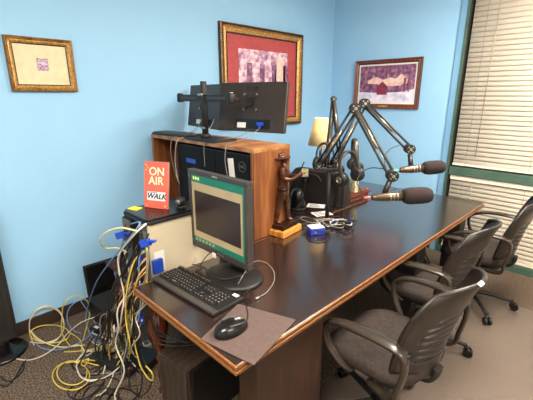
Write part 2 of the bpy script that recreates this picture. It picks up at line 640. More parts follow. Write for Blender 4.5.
t, w, h = frame_picture('framed_picture', 'large ornate gold-framed picture with red mat hanging behind the monitors', 'left', 2.15, 3.262, 1.292, 2.214, .085, (GOLDF, GOLDI, FDARK), .045)
beads = MB()
for k in range(58):
    x = -w + .02 + k * (2 * w - .04) / 57
    beads.cbox((x, -.046, h - .016), (.011, .012, .014), FDARK)
    beads.cbox((x, -.046, .016), (.011, .012, .014), FDARK)
for k in range(48):
    z = .02 + k * (h - .04) / 47
    beads.cbox((-w + .016, -.046, z), (.014, .012, .011), FDARK)
    beads.cbox((w - .016, -.046, z), (.014, .012, .011), FDARK)
beads.build('bead_moulding', t)
MB().box((-w + .08, -.012, .08), (w - .08, -.003, h - .08), REDMAT).build('mat_board', t)
p = MB()
iw, iz0, iz1 = w - .22, .2, h - .2
flat(p, -iw, iw, iz0, iz1, .0135, PIC_L)
# generic hall: dark doorways and pale columns
for k in range(4):
    x = -iw + .1 + k * .17
    flat(p, x, x + .07, iz0 + .2, iz1 - .12, .0138, PIC_P)
fpoly(p, [(iw - .2, iz0 + .18), (iw - .02, iz0 + .18), (iw - .04, iz1 - .08), (iw - .16, iz1 - .05)], .0138, PIC_C)
flat(p, -iw, iw, iz0 + .0, iz0 + .14, .0138, PIC_T)
p.build('print', t)

t, w, h = frame_picture('framed_picture', 'brown-framed picture of violet woods and snow on the back wall', 'back', -2.41, -1.647, 1.46, 1.968, .045, (BRFR, BRFR, FDARK), .035)
MB().box((-w + .04, -.008, .04), (w - .04, -.002, h - .04), PAPER).build('mat_board', t)
p = MB()
x0, x1, z0, z1 = -w + .062, w - .062, .072, h - .062
flat(p, x0, x1, z0, z1, .009, PIC_P)
fpoly(p, [(x0, z0), (x1, z0), (x1, z0 + .13), (x0 + .5, z0 + .1), (x0 + .25, z0 + .09), (x0, z0 + .1)], .0094, PIC_S)
for k in range(5):
    x = x0 + .05 + k * .13 + (k % 2) * .02
    flat(p, x, x + .012 + .004 * (k % 3), z0 + .1, z1, .0096, PIC_T)
# plain stand-in: pale mounds and a small dark red hut in the snow
for (ex, ez, er, eh) in ((-.12, .27, .10, .05), (.05, .25, .14, .06), (.17, .27, .07, .07)):
    fpoly(p, [(ex + er * math.cos(a) * (1 + .1 * math.sin(3 * a)), z0 + ez - .07 + eh * max(math.sin(a), -.3) * (1 + .15 * math.cos(4 * a))) for a in [2 * math.pi * q / 24 for q in range(24)]], .0099 + ex * .0003, PIC_C)
fpoly(p, [(-.1, z0 + .07), (.02, z0 + .07), (.02, z0 + .16), (-.04, z0 + .21), (-.1, z0 + .16)], .0103, PIC_R)
fpoly(p, [(.2, z0 + .1), (.22, z0 + .1), (.23, z0 + .24), (.2, z0 + .24)], .0103, PIC_T)
p.build('print', t)
MB().box((-.05, -.038, .012), (.05, -.033, .03), GOLDI).build('name_plate', t)

# ------------------------------------------------------------------ conference table
TX0, TX1, TY0, TY1, TZ = -1.5, -.77, .63, 3.3, .75
t = thing('conference_table', 'long dark brown conference table with worn wooden edge', 'table', ((TX0 + TX1) / 2, (TY0 + TY1) / 2, 0))
cx, cy = (TX0 + TX1) / 2, (TY0 + TY1) / 2
hx, hy = (TX1 - TX0) / 2, (TY1 - TY0) / 2
MB().box((-hx + .006, -hy + .006, TZ - .034), (hx - .006, hy - .006, TZ), TABLE).build('tabletop', t, bevel=.003)
e = MB()
for (o, za, zb, mt) in ((0, TZ - .014, TZ - .001, EDGE), (.004, TZ - .021, TZ - .014, EDGED), (0, TZ - .035, TZ - .021, EDGE)):
    a, b = hx - o, hy - o
    i = .012
    e.box((-a, -b, za), (a, -b + i, zb), mt)
    e.box((-a, b - i, za), (a, b, zb), mt)
    e.box((-a, -b + i, za), (-a + i, b - i, zb), mt)
    e.box((a - i, -b + i, za), (a, b - i, zb), mt)
e.build('edge_trim', t, bevel=.002)
tag(NEW[0], 'worn light brown wooden edge')
MB().box((hx - .125, -hy + .116, 0), (hx - .03, -hy + .52, TZ - .0345), PANEL).build('pedestal', t, bevel=.004)
for yy in (2.15, 2.92):
    MB().box((hx - .16, yy - cy, 0), (hx - .05, yy + .13 - cy, TZ - .0345), BLACKM).build('leg', t, bevel=.004)
MB().box((-hx + .2, -hy + .525, .35), (-hx + .23, hy - .3, TZ - .0345), PANEL).build('modesty_panel', t)

# credenza under the hutch, behind the table's left edge
t = thing('credenza', 'dark wooden credenza along the left wall under the walnut hutch', 'cabinet', (-2.12, 2.32, 0))
MB().box((-.6, -.95, 0.06), (.605, .95, .72), PANEL).build('body', t, bevel=.003)
MB().box((-.61, -.96, .7205), (.612, .96, .75), TABLE).build('worktop', t, bevel=.003)
MB().box((-.58, -.92, 0), (.58, .92, .06), BLACKM).build('plinth', t)
for k in range(3):
    d = MB().box((.6055, -.93 + k * .63, .09), (.6075, -.93 + k * .63 + .6, .70), PANEL).build('door', t)

# ------------------------------------------------------------------ walnut hutch
HX0, HX1, HY0, HY1, HZ = -2.68, -1.508, 1.405, 1.715, 1.307
t = thing('hutch', 'open-front walnut hutch with two black computers inside', 'cabinet', ((HX0 + HX1) / 2, HY0, .75))
W = (HX1 - HX0) / 2
D_ = HY1 - HY0
Hh = HZ - .75
MB().box((-W, 0, Hh - .025), (W, D_, Hh), HUTCHT).build('top_board', t, bevel=.002)
tag(NEW[0], 'lighter walnut top')
MB().box((W - .028, 0, 0), (W, D_, Hh - .0255), HUTCH).build('side_panel', t, bevel=.002)
MB().box((-W, 0, 0), (-W + .028, D_, Hh - .0255), HUTCH).build('side_panel', t, bevel=.002)
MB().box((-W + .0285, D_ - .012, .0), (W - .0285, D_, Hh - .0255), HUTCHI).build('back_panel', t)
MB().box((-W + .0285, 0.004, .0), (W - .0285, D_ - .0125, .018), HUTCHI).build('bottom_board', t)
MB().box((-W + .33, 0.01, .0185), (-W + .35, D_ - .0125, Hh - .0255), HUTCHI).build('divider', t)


PCF = mat('computer_front_black', (20, 18, 20), .6, spec=.15)


def black_pc(x0, x1, label, zt=1.265):
    t = thing('desktop_computer', label, 'computer', ((x0 + x1) / 2, HY0 + .015, .7685), 0, 'black computers in the hutch')
    w = (x1 - x0) / 2
    hh = zt - .7685
    MB().box((-w, .0, 0), (w, .26, hh), BLACK).build('case', t, bevel=.006)
    MB().box((-w + .008, -.008, .008), (w - .008, -.0005, hh - .008), PCF).build('front_panel', t, bevel=.003)
    return t, w, hh


t1, w1, h1 = black_pc(-2.3, -1.872, 'black computer with blue badge, left in the hutch')
MB().box((-w1 + .09, -.0095, h1 - .12), (-w1 + .2, -.0082, h1 - .09), ROYAL).build('badge', t1)
t2, w2, h2 = black_pc(-1.866, -1.545, 'black computer with round logo, right in the hutch')
rg = MB()
rg.tube([(w2 - .07 + .03 * math.cos(a), -.0095, h2 - .075 + .03 * math.sin(a)) for a in [2 * math.pi * k / 24 for k in range(24)]], .0016, GREYC, 5, closed=True)
rg.build('logo_ring', t2)
text_mesh('DELL', .02, GREYC, 'logo_letters', t2, (w2 - .07, -.0095, h2 - .075), (R(90), 0, 0), .0005, .0004)
MB().box((-.026, -.001, -.09), (.026, .001, .09), PAPER).build('paper_slip', t2, loc=(-.005, -.0105, 1.14 - .7685), rot=(0, R(-7), 0))

# ------------------------------------------------------------------ dual monitor stand on the hutch
t = thing('dual_monitor_stand', 'black dual monitor stand clamped on top of the hutch', 'monitor stand', (-2.085, 1.495, HZ))
MB().prism(rrect(.34, .2, .03), .0005, .012, BLACK, Matrix.Translation((.06, 0, 0))).build('base_plate', t, bevel=.002)
MB().lathe([(.034, .0125), (.034, .03), (.024, .04)], BLACKM, 20).build('collar', t)
MB().lathe([(.021, .0405), (.021, .375), (.017, .38)], BLACKM, 20).build('pole', t)
MB().box((-.034, -.026, .25), (.034, .026, .3), BLACK).cbox((0, -.03, .295), (.05, .012, .012), SILVER).build('clamp', t, bevel=.004)
MB().cbox((0, -.022, .08), (.045, .01, .012), SILVER).build('cable_clip', t)
a = MB()
a.box((-.285, -.018, .25), (-.035, .018, .296), BLACK)
a.box((-.25, -.022, .266), (-.06, -.018, .281), DGREY)
a.build('arm', t, bevel=.004)
a = MB()
a.box((.035, -.018, .25), (.285, .018, .296), BLACK)
a.box((.06, -.022, .266), (.25, -.018, .281), DGREY)
a.build('arm', t, bevel=.004)
for sx in (-1, 1):
    k = MB()
    k.lathe([(.02, -.03), (.024, -.02), (.024, .02), (.02, .03)], BLACK, 16, c=(sx * .285, 0, .273))
    k.lathe([(.012, .03), (.012, .036)], SILVER, 12, c=(sx * .285, 0, .273))
    k.build('pivot', t)
k = MB()
k.cyl((.285, 0, .273), (.19, .14, .262), .012, BLACKM, 10)
k.cyl((-.285, 0, .273), (-.345, .1, .262), .012, BLACKM, 10)
k.build('elbow_link', t)


def vesa_monitor(label, A, B, h, logo):
    """A, B: outer left and right points of the back at its top (world); the back faces the camera"""
    A, B = Vector(A), Vector(B)
    d = (B - A)
    L = math.hypot(d.x, d.y)
    rz = math.atan2(d.y, d.x)
    t = thing('wide_monitor', label, 'monitor', (A.x + .012, A.y - .03, A.z - h), 0, 'monitors on the dual stand', (R(-8), 0, rz))
    b = MB()
    b.box((0, 0, 0), (L, .022, h), BACKSH)
    b.build('back_shell', t, bevel=.006)
    MB().box((.004, .0225, .004), (L - .004, .034, h - .004), BLACK).build('bezel', t, bevel=.003)
    MB().box((.012, .0345, .014), (L - .012, .0352, h - .012), BLACKG).build('screen', t)
    c = L * .5
    r = MB()
    r.box((c - .12, -.0015, .02), (c + .16, -.0002, .085), BLACKG)
    r.build('port_recess', t)
    r = MB()
    r.box((c - .1, -.004, .025), (c - .03, -.0016, .06), WHITE)
    r.build('rating_label', t)
    v = MB()
    v.cbox((c, -.006, h * .6), (.06, .012, .06), BLACK)
    for sx in (-1, 1):
        for sz in (-1, 1):
            v.tube([(c, -.008, h * .6), (c + sx * .055, -.005, h * .6 + sz * .055)], .006, BLACK, 6)
    v.build('mount_plate', t)
    for sx in (-1, 1):
        for sz in (-1, 1):
            MB().cyl((c + sx * .05, -.013, h * .6 + sz * .05), (c + sx * .05, -.004, h * .6 + sz * .05), .007, SILVER, 8).build('screw', t)
    if logo:
        text_mesh('LG', .034, BLACKG, 'logo_letters', t, (c + .03, -.0008, h * .86), (R(90), 0, 0), .0005, .0006)
        g = MB()
        g.tube([(c - .022 + .013 * math.cos(q), -.001, h * .86 + .013 * math.sin(q)) for q in [2 * math.pi * k / 20 for k in range(20)]], .0014, BLACKG, 5, closed=True)
        g.build('logo_mark', t)
    vp = MB()
    vp.cbox((c + .09, -.012, .055), (.045, .018, .02), BLUEP)
    vp.cbox((c + .09, -.012, .038), (.018, .014, .018), BLUEP)
    vp.build('blue_plug', t)
    return t


MR = vesa_monitor('right wide monitor seen from behind, with a round logo on its black back', (-2.135, 1.66, 1.686), (-1.607, 1.784, 1.686), .325, True)
ML = vesa_monitor('left wide monitor seen from behind, partly covered by the right one', (-2.70, 1.778, 1.68), (-2.165, 1.688, 1.68), .325, False)

# slim black keyboard lying on the hutch
t = thing('slim_keyboard', 'black keyboard lying on the left end of the hutch top', 'keyboard', (-2.42, 1.49, HZ + .0005), R(4))
MB().box((-.24, -.075, 0), (.2, .075, .016), BLACK).build('case', t, bevel=.004)
kb = MB()
for r_ in range(5):
    for c_ in range(20):
        kb.cbox((-.22 + c_ * .0215, -.056 + r_ * .024, .0195), (.018, .019, .006), DGREY)
kb.build('key_field', t)

# ------------------------------------------------------------------ antique side table with the towers
SX0, SX1, SY0, SY1, SZ = -2.06, -1.53, .72, 1.33, .66
t = thing('side_table', 'antique mahogany side table with turned legs under the beige computer', 'table', ((SX0 + SX1) / 2, (SY0 + SY1) / 2, 0))
hx, hy = (SX1 - SX0) / 2, (SY1 - SY0) / 2
MB().box((-hx, -hy, SZ - .022), (hx, hy, SZ), MAHOG).build('tabletop', t, bevel=.005)
NEW[0].data.materials[0] = mat('old_mahogany_top', (70, 34, 20), .55, c2=(46, 22, 14), scale=9, kind='wood', spec=.2)
MB().box((-hx + .03, -hy + .03, SZ - .09), (hx - .03, hy - .03, SZ - .0225), MAHOG).build('apron', t, bevel=.003)
prof = [(.016, 0), (.024, .01), (.026, .03), (.016, .055), (.02, .09), (.024, .13), (.018, .17), (.015, .2), (.026, .215), (.026, .235), (.016, .25), (.024, .3), (.042, .36), (.052, .42), (.05, .46), (.034, .5), (.022, .52), (.034, .535), (.034, .5695)]
for sx in (-1, 1):
    for sy in (-1, 1):
        MB().lathe(prof, MAHOG, 20).build('leg', t, loc=(sx * (hx - .06), sy * (hy - .06), 0))
t = thing('desktop_computer', 'slim beige computer standing upright with blue plugs at its end', 'computer', (-1.6, .755, SZ + .0005))
MB().box((-.047, 0, 0), (.047, .42, .343), BEIGE).build('case', t, bevel=.004)
MB().box((-.043, -.004, .006), (.043, -.0005, .337), GREYC).build('rear_panel', t)
for k in range(7):
    MB().box((-.038, -.006, .19 + k * .018), (-.004, -.0045, .198 + k * .018), BLACK).build('vent', t)
MB().box((.008, -.006, .2), (.036, -.0045, .31), SILVER).build('port_plate', t)
MB().box((-.02, -.03, .15), (.02, -.0065, .172), BLUEP).box((-.008, -.05, .152), (.01, -.0305, .17), BLUEP).build('blue_plug', t, bevel=.002)
MB().box((.0475, .02, .09), (.0485, .075, .2), WHITE).build('sticker', t)
MB().box((.049, .002, .095), (.068, .055, .165), BLUEP).build('blue_plug', t, bevel=.002)
t = thing('desktop_computer', 'dark grey computer standing left of the beige one under the scanner', 'computer', (-1.76, .745, SZ + .0005))
MB().box((-.045, 0, 0), (.045, .42, .335), BLACKM).build('case', t, bevel=.004)
MB().box((-.04, -.004, .006), (.04, -.0005, .33), GREYC).build('rear_panel', t)
MB().box((-.02, -.02, .06), (.02, -.0045, .09), BLUEP).build('blue_plug', t, bevel=.002)
for k in range(4):
    MB().box((-.03, -.007, .18 + k * .026), (.03, -.0045, .196 + k * .026), BLACK).build('vent', t)

t = thing('scanner', 'flat black scanner lying across the two computers beside the hutch', 'scanner', (-1.675, .91, 1.0045))
poly = rrect(.265, .33, .03, 6)
MB().prism(poly, 0, .018, BLACK).build('body', t, bevel=.004)
MB().prism(rrect(.255, .32, .028, 6), .0185, .028, BLACKG).build('lid', t, bevel=.003)
SC = 1.0328
n_ = PZ(134, 206.5, SC)
tag(MB().box((-.03, -.022, 0), (.03, .022, .004), YELLOW).build('sticky_note', loc=(-1.765, .80, SC), rot=(0, 0, R(20))), 'yellow sticky note pad on the left of the black scanner', 'sticky note')

# ON AIR sign: coral card in an acrylic stand, leaning back
A = PZ(144.5, 207, SC)
B = PZ(168, 209.5, SC)
dd = (B - A)
wS = math.hypot(dd.x, dd.y)
hS = .24
t = thing('on_air_sign', 'coral red ON AIR sign standing on the black scanner', 'sign', ((A.x + B.x) / 2, (A.y + B.y) / 2, SC), 0, None, (R(-9), 0, math.atan2(dd.y, dd.x)))
MB().box((-wS / 2, -.003, 0), (wS / 2, .003, hS), CORAL).build('card', t, bevel=.001)
MB().box((-wS / 2 - .003, .0035, 0), (wS / 2 + .003, .0055, hS + .003), ACRYL).box((-wS / 2 - .003, -.001, hS + .0002), (wS / 2 + .003, .0034, hS + .003), ACRYL).build('acrylic_holder', t)
MB().box((-wS / 2, .0058, 0), (wS / 2, .06, .004), ACRYL).build('foot', t)
text_mesh('ON', .058, CREAMT, 'letters', t, (.004, -.0036, hS * .79), (R(90), 0, 0), .0004, .0008)
text_mesh('AIR', .058, CREAMT, 'letters', t, (.0, -.0036, hS * .59), (R(90), 0, 0), .0004, .0008)
MB().box((-wS * .36, -.0045, hS * .17), (wS * .4, -.0032, hS * .36), WHITE).build('white_panel', t)
MB().box((-wS * .3, -.0048, hS * .335), (wS * .05, -.0046, hS * .35), ROYAL).build('blue_bar', t)
text_mesh('WALK', .04, NAVY, 'letters', t, (.004, -.0052, hS * .26), (R(90), 0, 0), .0004, .0012, .25)
for (x, z, r_, mt) in ((-.42, .93, .006, GOLDL), (-.42, .82, .005, GOLDL), (-.36, .88, .004, GOLDL), (.4, .06, .006, GOLDL), (.36, .05, .004, GOLDL), (-.38, .05, .004, GOLDL)):
    MB().lathe([(r_, 0), (r_ * .2, .001)], mt, 10, mtx=Matrix.Translation((x * wS, -.0032, z * hS)) @ Matrix.Rotation(R(90), 4, 'X')).build('dot', t)

# webcam by the sign
q = PZ(181, 207, SC)
t = thing('webcam', 'small black round webcam beside the ON AIR sign', 'webcam', (q.x, q.y, SC), R(20))
MB().lathe([(.026, 0), (.026, .006), (.01, .01)], BLACK, 18).build('base', t)
mx = Matrix.Translation((0, 0, .032)) @ Matrix.Rotation(R(90), 4, 'X')
MB().lathe([(.0, -.025), (.016, -.022), (.024, -.01), (.026, .005), (.022, .02), (.016, .024)], BLACK, 20, mtx=mx).build('body', t)
MB().lathe([(.015, .0245), (.012, .027), (0, .027)], SILVER, 18, mtx=mx).build('lens', t)

# ------------------------------------------------------------------ desk monitor
t = thing('desk_monitor', 'older grey square desktop monitor with teal and beige window on screen', 'monitor', (-1.339, 1.005, TZ + .0005))
my = 0.0
zz0, zz1 = .085, .495
wm = .2225
fr = MB()
b_ = .022
fr.box((-wm, my - .006, zz0), (wm, my + .03, zz0 + .032), DGREY)
fr.box((-wm, my - .006, zz1 - b_), (wm, my + .03, zz1), DGREY)
fr.box((-wm, my - .006, zz0 + .032), (-wm + b_, my + .03, zz1 - b_), DGREY)
fr.box((wm - b_, my - .006, zz0 + .032), (wm, my + .03, zz1 - b_), DGREY)
fr.build('bezel', t, bevel=.003)
MB().box((-wm + .02, my + .031, zz0 + .03), (wm - .02, my + .055, zz1 - .03), BLACKM).build('back_cover', t, bevel=.01)
s_ = MB()
x0, x1, z0, z1 = -wm + b_, wm - b_, zz0 + .032, zz1 - b_
def sq(a, b, c, d, mt, o):
    s_.add([(x0 + a * (x1 - x0), my - .0005 - o, z0 + c * (z1 - z0)), (x0 + b * (x1 - x0), my - .0005 - o, z0 + c * (z1 - z0)), (x0 + b * (x1 - x0), my - .0005 - o, z0 + d * (z1 - z0)), (x0 + a * (x1 - x0), my - .0005 - o, z0 + d * (z1 - z0))], [(0, 1, 2, 3)], mt)
sq(0, 1, 0, 1, S_BEIG, 0)
sq(0, 1, .89, 1, S_TEAL, .0004)
sq(0, 1, 0, .075, S_TEAL, .0004)
sq(.965, 1, .075, .89, S_TEAL, .0004)
sq(.05, .93, .17, .77, S_DARK, .0004)
for k in range(3):
    sq(.04 + k * .05, .07 + k * .05, .925, .97, S_GOLD, .0008)
for k in range(6):
    sq(.04 + k * .07, .075 + k * .07, .02, .055, S_BEIG, .0008)
s_.build('screen', t)
MB().box((-.02, my - .0068, zz1 - .014), (.02, my - .0062, zz1 - .006), SILVER).build('logo_badge', t)
MB().box((.0, my - .0068, zz0 + .012), (.05, my - .0062, zz0 + .02), SILVER).build('logo_badge', t)
MB().box((-.04, my - .009, zz0 - .012), (-.012, my - .0065, zz0 + .012), WHITE).build('white_tag', t)
MB().box((.02, my + .056, .02), (.13, my + .085, .2), BLACKM).build('neck', t, bevel=.006)
MB().lathe([(.16, 0), (.165, .006), (.15, .014), (.08, .02), (.0, .022)], BLACK, 40, c=(.09, .02, 0), sx=.95, sy=.8).build('base', t)

# keyboard ------------------------------------------------------------
t = thing('wired_keyboard', 'black wired keyboard with white sticker on the near end of the table', 'keyboard', (-1.275, .822, TZ + .0005), R(3))
kw, kd = .225, .086
MB().prism([(-kw, -kd), (kw, -kd), (kw, kd), (-kw, kd)], .002, .016, BLACK).build('case', t, bevel=.004)
MB().box((-kw, -kd - .001, .004), (kw, -kd + .028, .0185), DGREY).build('wrist_edge', t, bevel=.004)
KEY = None
LEG = mat('key_legend', (150, 145, 138), .6)
def key_at(x, y, wk):
    global KEY
    if KEY is None:
        m_ = MB()
        a, b = .0082, .0062
        m_.add([(-a, -a, 0), (a, -a, 0), (a, a, 0), (-a, a, 0), (-b, -b, .007), (b, -b, .007), (b, b, .007), (-b, b, .007)],
               [(4, 5, 6, 7), (0, 1, 5, 4), (1, 2, 6, 5), (2, 3, 7, 6), (3, 0, 4, 7)], BLACKM)
        m_.add([(-.0028, -.001, .0073), (.0022, -.001, .0073), (.0022, .0035, .0073), (-.0028, .0035, .0073)], [(0, 1, 2, 3)], LEG)
        KEY = m_.build('key', t)
        o = KEY
    else:
        o = KEY.copy()
        COL.objects.link(o)
        o.parent = t
    o.location = (x, y, .0165)
    o.scale = (wk, 1, 1)
rows = [-.04, -.0215, -.003, .0155, .034, .066]
for j, yy in enumerate(rows):
    n0 = 15
    if j == 0:
        for (x, wk) in ((-.208, 1.2), (-.185, 1.2), (-.162, 1.2), (-.107, 4.6), (-.05, 1.2), (-.028, 1.2), (-.006, 1.2), (.015, 1.2)):
            key_at(x, yy, wk)
    else:
        for k in range(13):
            key_at(-.21 + k * .0188, yy, 1.0)
    if j < 5:
        for k in range(3 if j in (0, 3, 4) else (1 if j == 1 else 0)):
            key_at(.052 + k * .0188 + (.0188 if j == 1 else 0), yy, 1.0)
        for k in range(4 if j != 0 else 3):
            key_at(.125 + k * .0192, yy, 1.0)
MB().box((.175, .06, .017), (.205, .078, .0178), WHITE).build('sticker', t)

# mouse pad, mouse ----------------------------------------------------
pts = [PZ(200.5, 340, TZ), PZ(254, 366, TZ), PZ(296, 320.5, TZ), PZ(238, 304.5, TZ)]
c_ = sum(pts, Vector()) / 4
t = tag(MB().prism([(p.x - c_.x, p.y - c_.y) for p in pts], 0, .004, PAD).build('mouse_pad', bevel=.0015, loc=(c_.x, c_.y, TZ + .0005)), 'dull brown mouse pad hanging over the table corner', 'mouse pad')
a = PZ(216.5, 339, TZ)
b = PZ(246, 325, TZ)
mc = (a + b) / 2
t = thing('computer_mouse', 'glossy black computer mouse on the brown mouse pad', 'mouse', (mc.x, mc.y, TZ + .005), math.atan2(b.y - a.y, b.x - a.x))
t.scale = (1.2, 1.25, 1.15)
mm = MB()
def mfn(u, v):
    a_ = u * 2 * math.pi
    ph = v * math.pi / 2
    x = .06 * math.cos(a_) * math.cos(ph) ** .8
    y = .034 * math.sin(a_) * math.cos(ph) ** .7 * (1 - .12 * math.cos(a_))
    z = .036 * math.sin(ph) ** .8 * (1 - .25 * math.cos(a_) * math.cos(ph))
    return (x, y, z)
mm.grid(mfn, 32, 10, BLACKG)
mm.build('shell', t)
MB().tube([(.012, 0, .0365), (.03, 0, .032), (.045, 0, .024)], [.004, .005, .003], SILVER, 8).build('scroll_wheel', t)
MB().tube(spline([(-.02, .02, .034), (.01, .024, .032), (.04, .016, .022)], 4), .0035, DGREY, 6).build('side_strip', t)
MB().tube(spline([(-.02, -.02, .034), (.01, -.024, .032), (.04, -.016, .022)], 4), .0035, DGREY, 6).build('side_strip', t)


CABN = [0]
def cable(label, pts, r, mt, k=8, name='cable', cat='cable', n=6, group=None, plug=None, plug0=None):
    pts = [Vector(p) for p in pts]
    o = pts[0].copy()
    sp = [p - o for p in spline(pts, k)]
    lo = min(p.z + o.z for p in sp)
    for p in sp:
        if p.z + o.z < r + .001:
            p.z = r + .001 - o.z
        if p.x + o.x < XL + .014 + r:
            p.x = XL + .014 + r - o.x
    if plug is None and plug0 is None:
        ob = MB().tube(sp, r, mt, n).build(name, loc=o)
        return tag(ob, label, cat, group)
    t_ = thing(name, label, cat, o, 0, group)
    MB().tube(sp, r, mt, n).build('cord', t_)
    for (pm, p, q) in ((plug, sp[-1], sp[-3]), (plug0, sp[0], sp[2])):
        if pm is not None:
            d = (p - q).normalized()
            MB().tube([p - d * .004, p + d * .006, p + d * .022], [r * 1.5, r * 2.4, r * 2.4], pm, 8).build('plug', t_)
    return t_


cable('black cord of the mouse running off the brown mouse pad', [(b.x - .003, b.y, TZ + .012), PZ(248, 315, TZ + .008), PZ(246, 305, TZ + .006), PZ(244, 299, TZ + .006), PZ(246, 292, TZ + .006), PZ(259, 284, TZ + .006), PZ(263, 276, TZ + .006)], .0018, C_BLK)
cable('pale grey cord looping right of the square desk monitor', [PZ(238, 284, TZ + .026), PZ(252, 263, TZ + .03), PZ(264, 262, TZ + .006), PZ(273, 270, TZ + .005), PZ(274, 281, TZ + .005), PZ(267, 292, TZ + .005), PZ(259, 297, TZ + .006)], .0022, C_GRY, plug=SILVER)
cable('black cord curling in front of the square monitor foot', [PZ(192, 264, TZ + .02), PZ(205, 268, TZ + .03), PZ(207, 274, TZ + .03), PZ(222, 279, TZ + .03), PZ(240, 276, TZ + .03), PZ(248, 272, TZ + .03)], .0025, C_BLK)
cable('black cord hanging behind the lower left of the square monitor', [PY(215, 248, 1.05), PZ(205, 258, TZ + .03), PZ(200, 266, TZ + .01)], .003, C_BLK)
cable('grey cord on the table between beige computer and square monitor', [PZ(195, 248, TZ + .006), PZ(196, 256, TZ + .006), PZ(194, 263, TZ + .006)], .002, C_GRY)

# cables of the rear monitors
cable('grey cord dropping from the left wide monitor to the hutch front', [(-2.40, 1.695, 1.42), (-2.36, 1.6, 1.35), (-2.33, 1.46, 1.318), (-2.335, 1.385, 1.30), (-2.36, 1.38, 1.2), (-2.34, 1.385, 1.08), (-2.28, 1.385, .98)], .0028, C_GRY)
cable('thin pale cord beside it dropping over the left of the hutch', [(-2.2, 1.66, 1.43), (-2.2, 1.6, 1.36), (-2.25, 1.45, 1.318), (-2.27, 1.385, 1.29), (-2.31, 1.38, 1.15), (-2.29, 1.38, 1.0)], .0022, C_WHT)
cable('grey cord from the blue monitor plug over the right of the hutch', [(-1.77, 1.72, 1.395), (-1.78, 1.6, 1.335), (-1.76, 1.46, 1.316), (-1.735, 1.392, 1.30), (-1.745, 1.388, 1.2), (-1.70, 1.386, 1.05)], .0026, C_GRY)
cable('grey cord from the right monitor lying on the hutch top', [(-1.86, 1.7, 1.38), (-1.9, 1.64, 1.33), (-1.95, 1.44, 1.3145), (-1.96, 1.392, 1.30), (-1.955, 1.385, 1.15)], .0022, C_GRY)

# ------------------------------------------------------------------ cowboy statue
def skin(name, verts, edges, mt, parent, sub=2):
    me = bpy.data.meshes.new(name)
    me.from_pydata([v[0] for v in verts], edges, [])
    me.materials.append(mt)
    o = bpy.data.objects.new(name, me)
    COL.objects.link(o)
    o.parent = parent
    md = o.modifiers.new('skin', 'SKIN')
    md.use_smooth_shade = True
    for i, v in enumerate(verts):
        r_ = v[1]
        me.skin_vertices[0].data[i].radius = (r_, r_) if not isinstance(r_, tuple) else r_
    me.skin_vertices[0].data[0].use_root = True
    s2 = o.modifiers.new('subd', 'SUBSURF')
    s2.levels = sub
    s2.render_levels = sub
    return o


st = thing('cowboy_statue', 'bronze cowboy statue raising a pistol on a two-tier wooden base', 'statue', (-1.495, 1.64, TZ + .001), R(8))
st.scale = (1.12, 1.12, 1.12)
MB().box((-.068, -.09, 0), (.07, .1, .035), HONEY).build('plinth', st, bevel=.004)
tag(NEW[0], 'honey-coloured wooden slab')
MB().box((-.055, -.072, .0355), (.055, .078, .06), BRONZED).build('plinth', st, bevel=.004)
q_ = Matrix.Translation((0, 0, .0605)) @ Matrix.Rotation(R(37), 4, 'Z')
V = [((0, 0, .19), .03), ((0, 0, .235), .026), ((.002, 0, .28), .034), ((0, 0, .315), .03), ((.004, 0, .333), .012), ((.008, 0, .352), .02), ((.008, 0, .372), .02),
     # legs (6 near camera (y-), far y+)
     ((-.008, -.022, .17), .024), ((-.022, -.028, .095), .019), ((-.035, -.03, .03), .014), ((-.035, -.03, .008), .012), ((-.005, -.03, .004), .009),
     ((.01, .022, .17), .024), ((.026, .026, .095), .019), ((.03, .03, .03), .014), ((.03, .03, .008), .012), ((.06, .03, .004), .009),
     # near arm (y-): elbow bent forward, hand raised with pistol
     ((-.004, -.04, .31), .018), ((.0, -.05, .262), .014), ((.045, -.042, .256), .012), ((.085, -.03, .28), .0095), ((.094, -.028, .29), .009),
     ((0, .04, .31), .018), ((.02, .05, .262), .014), ((.06, .03, .262), .011), ((.085, -.012, .275), .0095)]
V = [((q_ @ Vector(a)), r_) for a, r_ in V]
V = [(tuple(a), r_) for a, r_ in V]
E_ = [(0, 1), (1, 2), (2, 3), (3, 4), (4, 5), (5, 6), (0, 7), (7, 8), (8, 9), (9, 10), (10, 11), (0, 12), (12, 13), (13, 14), (14, 15), (15, 16),
      (3, 17), (17, 18), (18, 19), (19, 20), (20, 21), (3, 22), (22, 23), (23, 24), (24, 25)]
skin('body', V, E_, BRONZE, st)
hat = MB()
hp = [(.0, .4), (.014, .4), (.019, .396), (.021, .385), (.022, .377), (.05, .372), (.053, .375), (.051, .369), (.02, .369)]
hat.lathe(hp, BRONZE, 28, mtx=q_ @ Matrix.Translation((.008, 0, -.002)) @ Matrix.Rotation(R(-3), 4, 'Y'), sy=.85)
hat.build('hat', st)
co = MB()
co.lathe([(.036, .168), (.038, .19), (.033, .215), (.036, .26), (.039, .295), (.03, .322), (.014, .332)], BRONZE, 20, mtx=q_, sx=.8, sy=1.12)
co.build('coat', st)
be = MB()
be.lathe([(.0385, .188), (.0405, .192), (.0405, .2), (.0375, .206)], BRONZED, 20, mtx=q_, sx=.82, sy=1.1)
be.cbox((-.008, -.045, .165), (.022, .012, .05), BRONZED, q_)
be.build('belt', st)
gn = MB()
gn.cyl(q_ @ Vector((.088, -.026, .27)), q_ @ Vector((.092, -.026, .3)), .007, BRONZED, 8)
gn.cyl(q_ @ Vector((.09, -.026, .296)), q_ @ Vector((.112, -.026, .352)), .0048, BRONZED, 8, r2=.0035)
gn.build('pistol', st)
hd = MB()
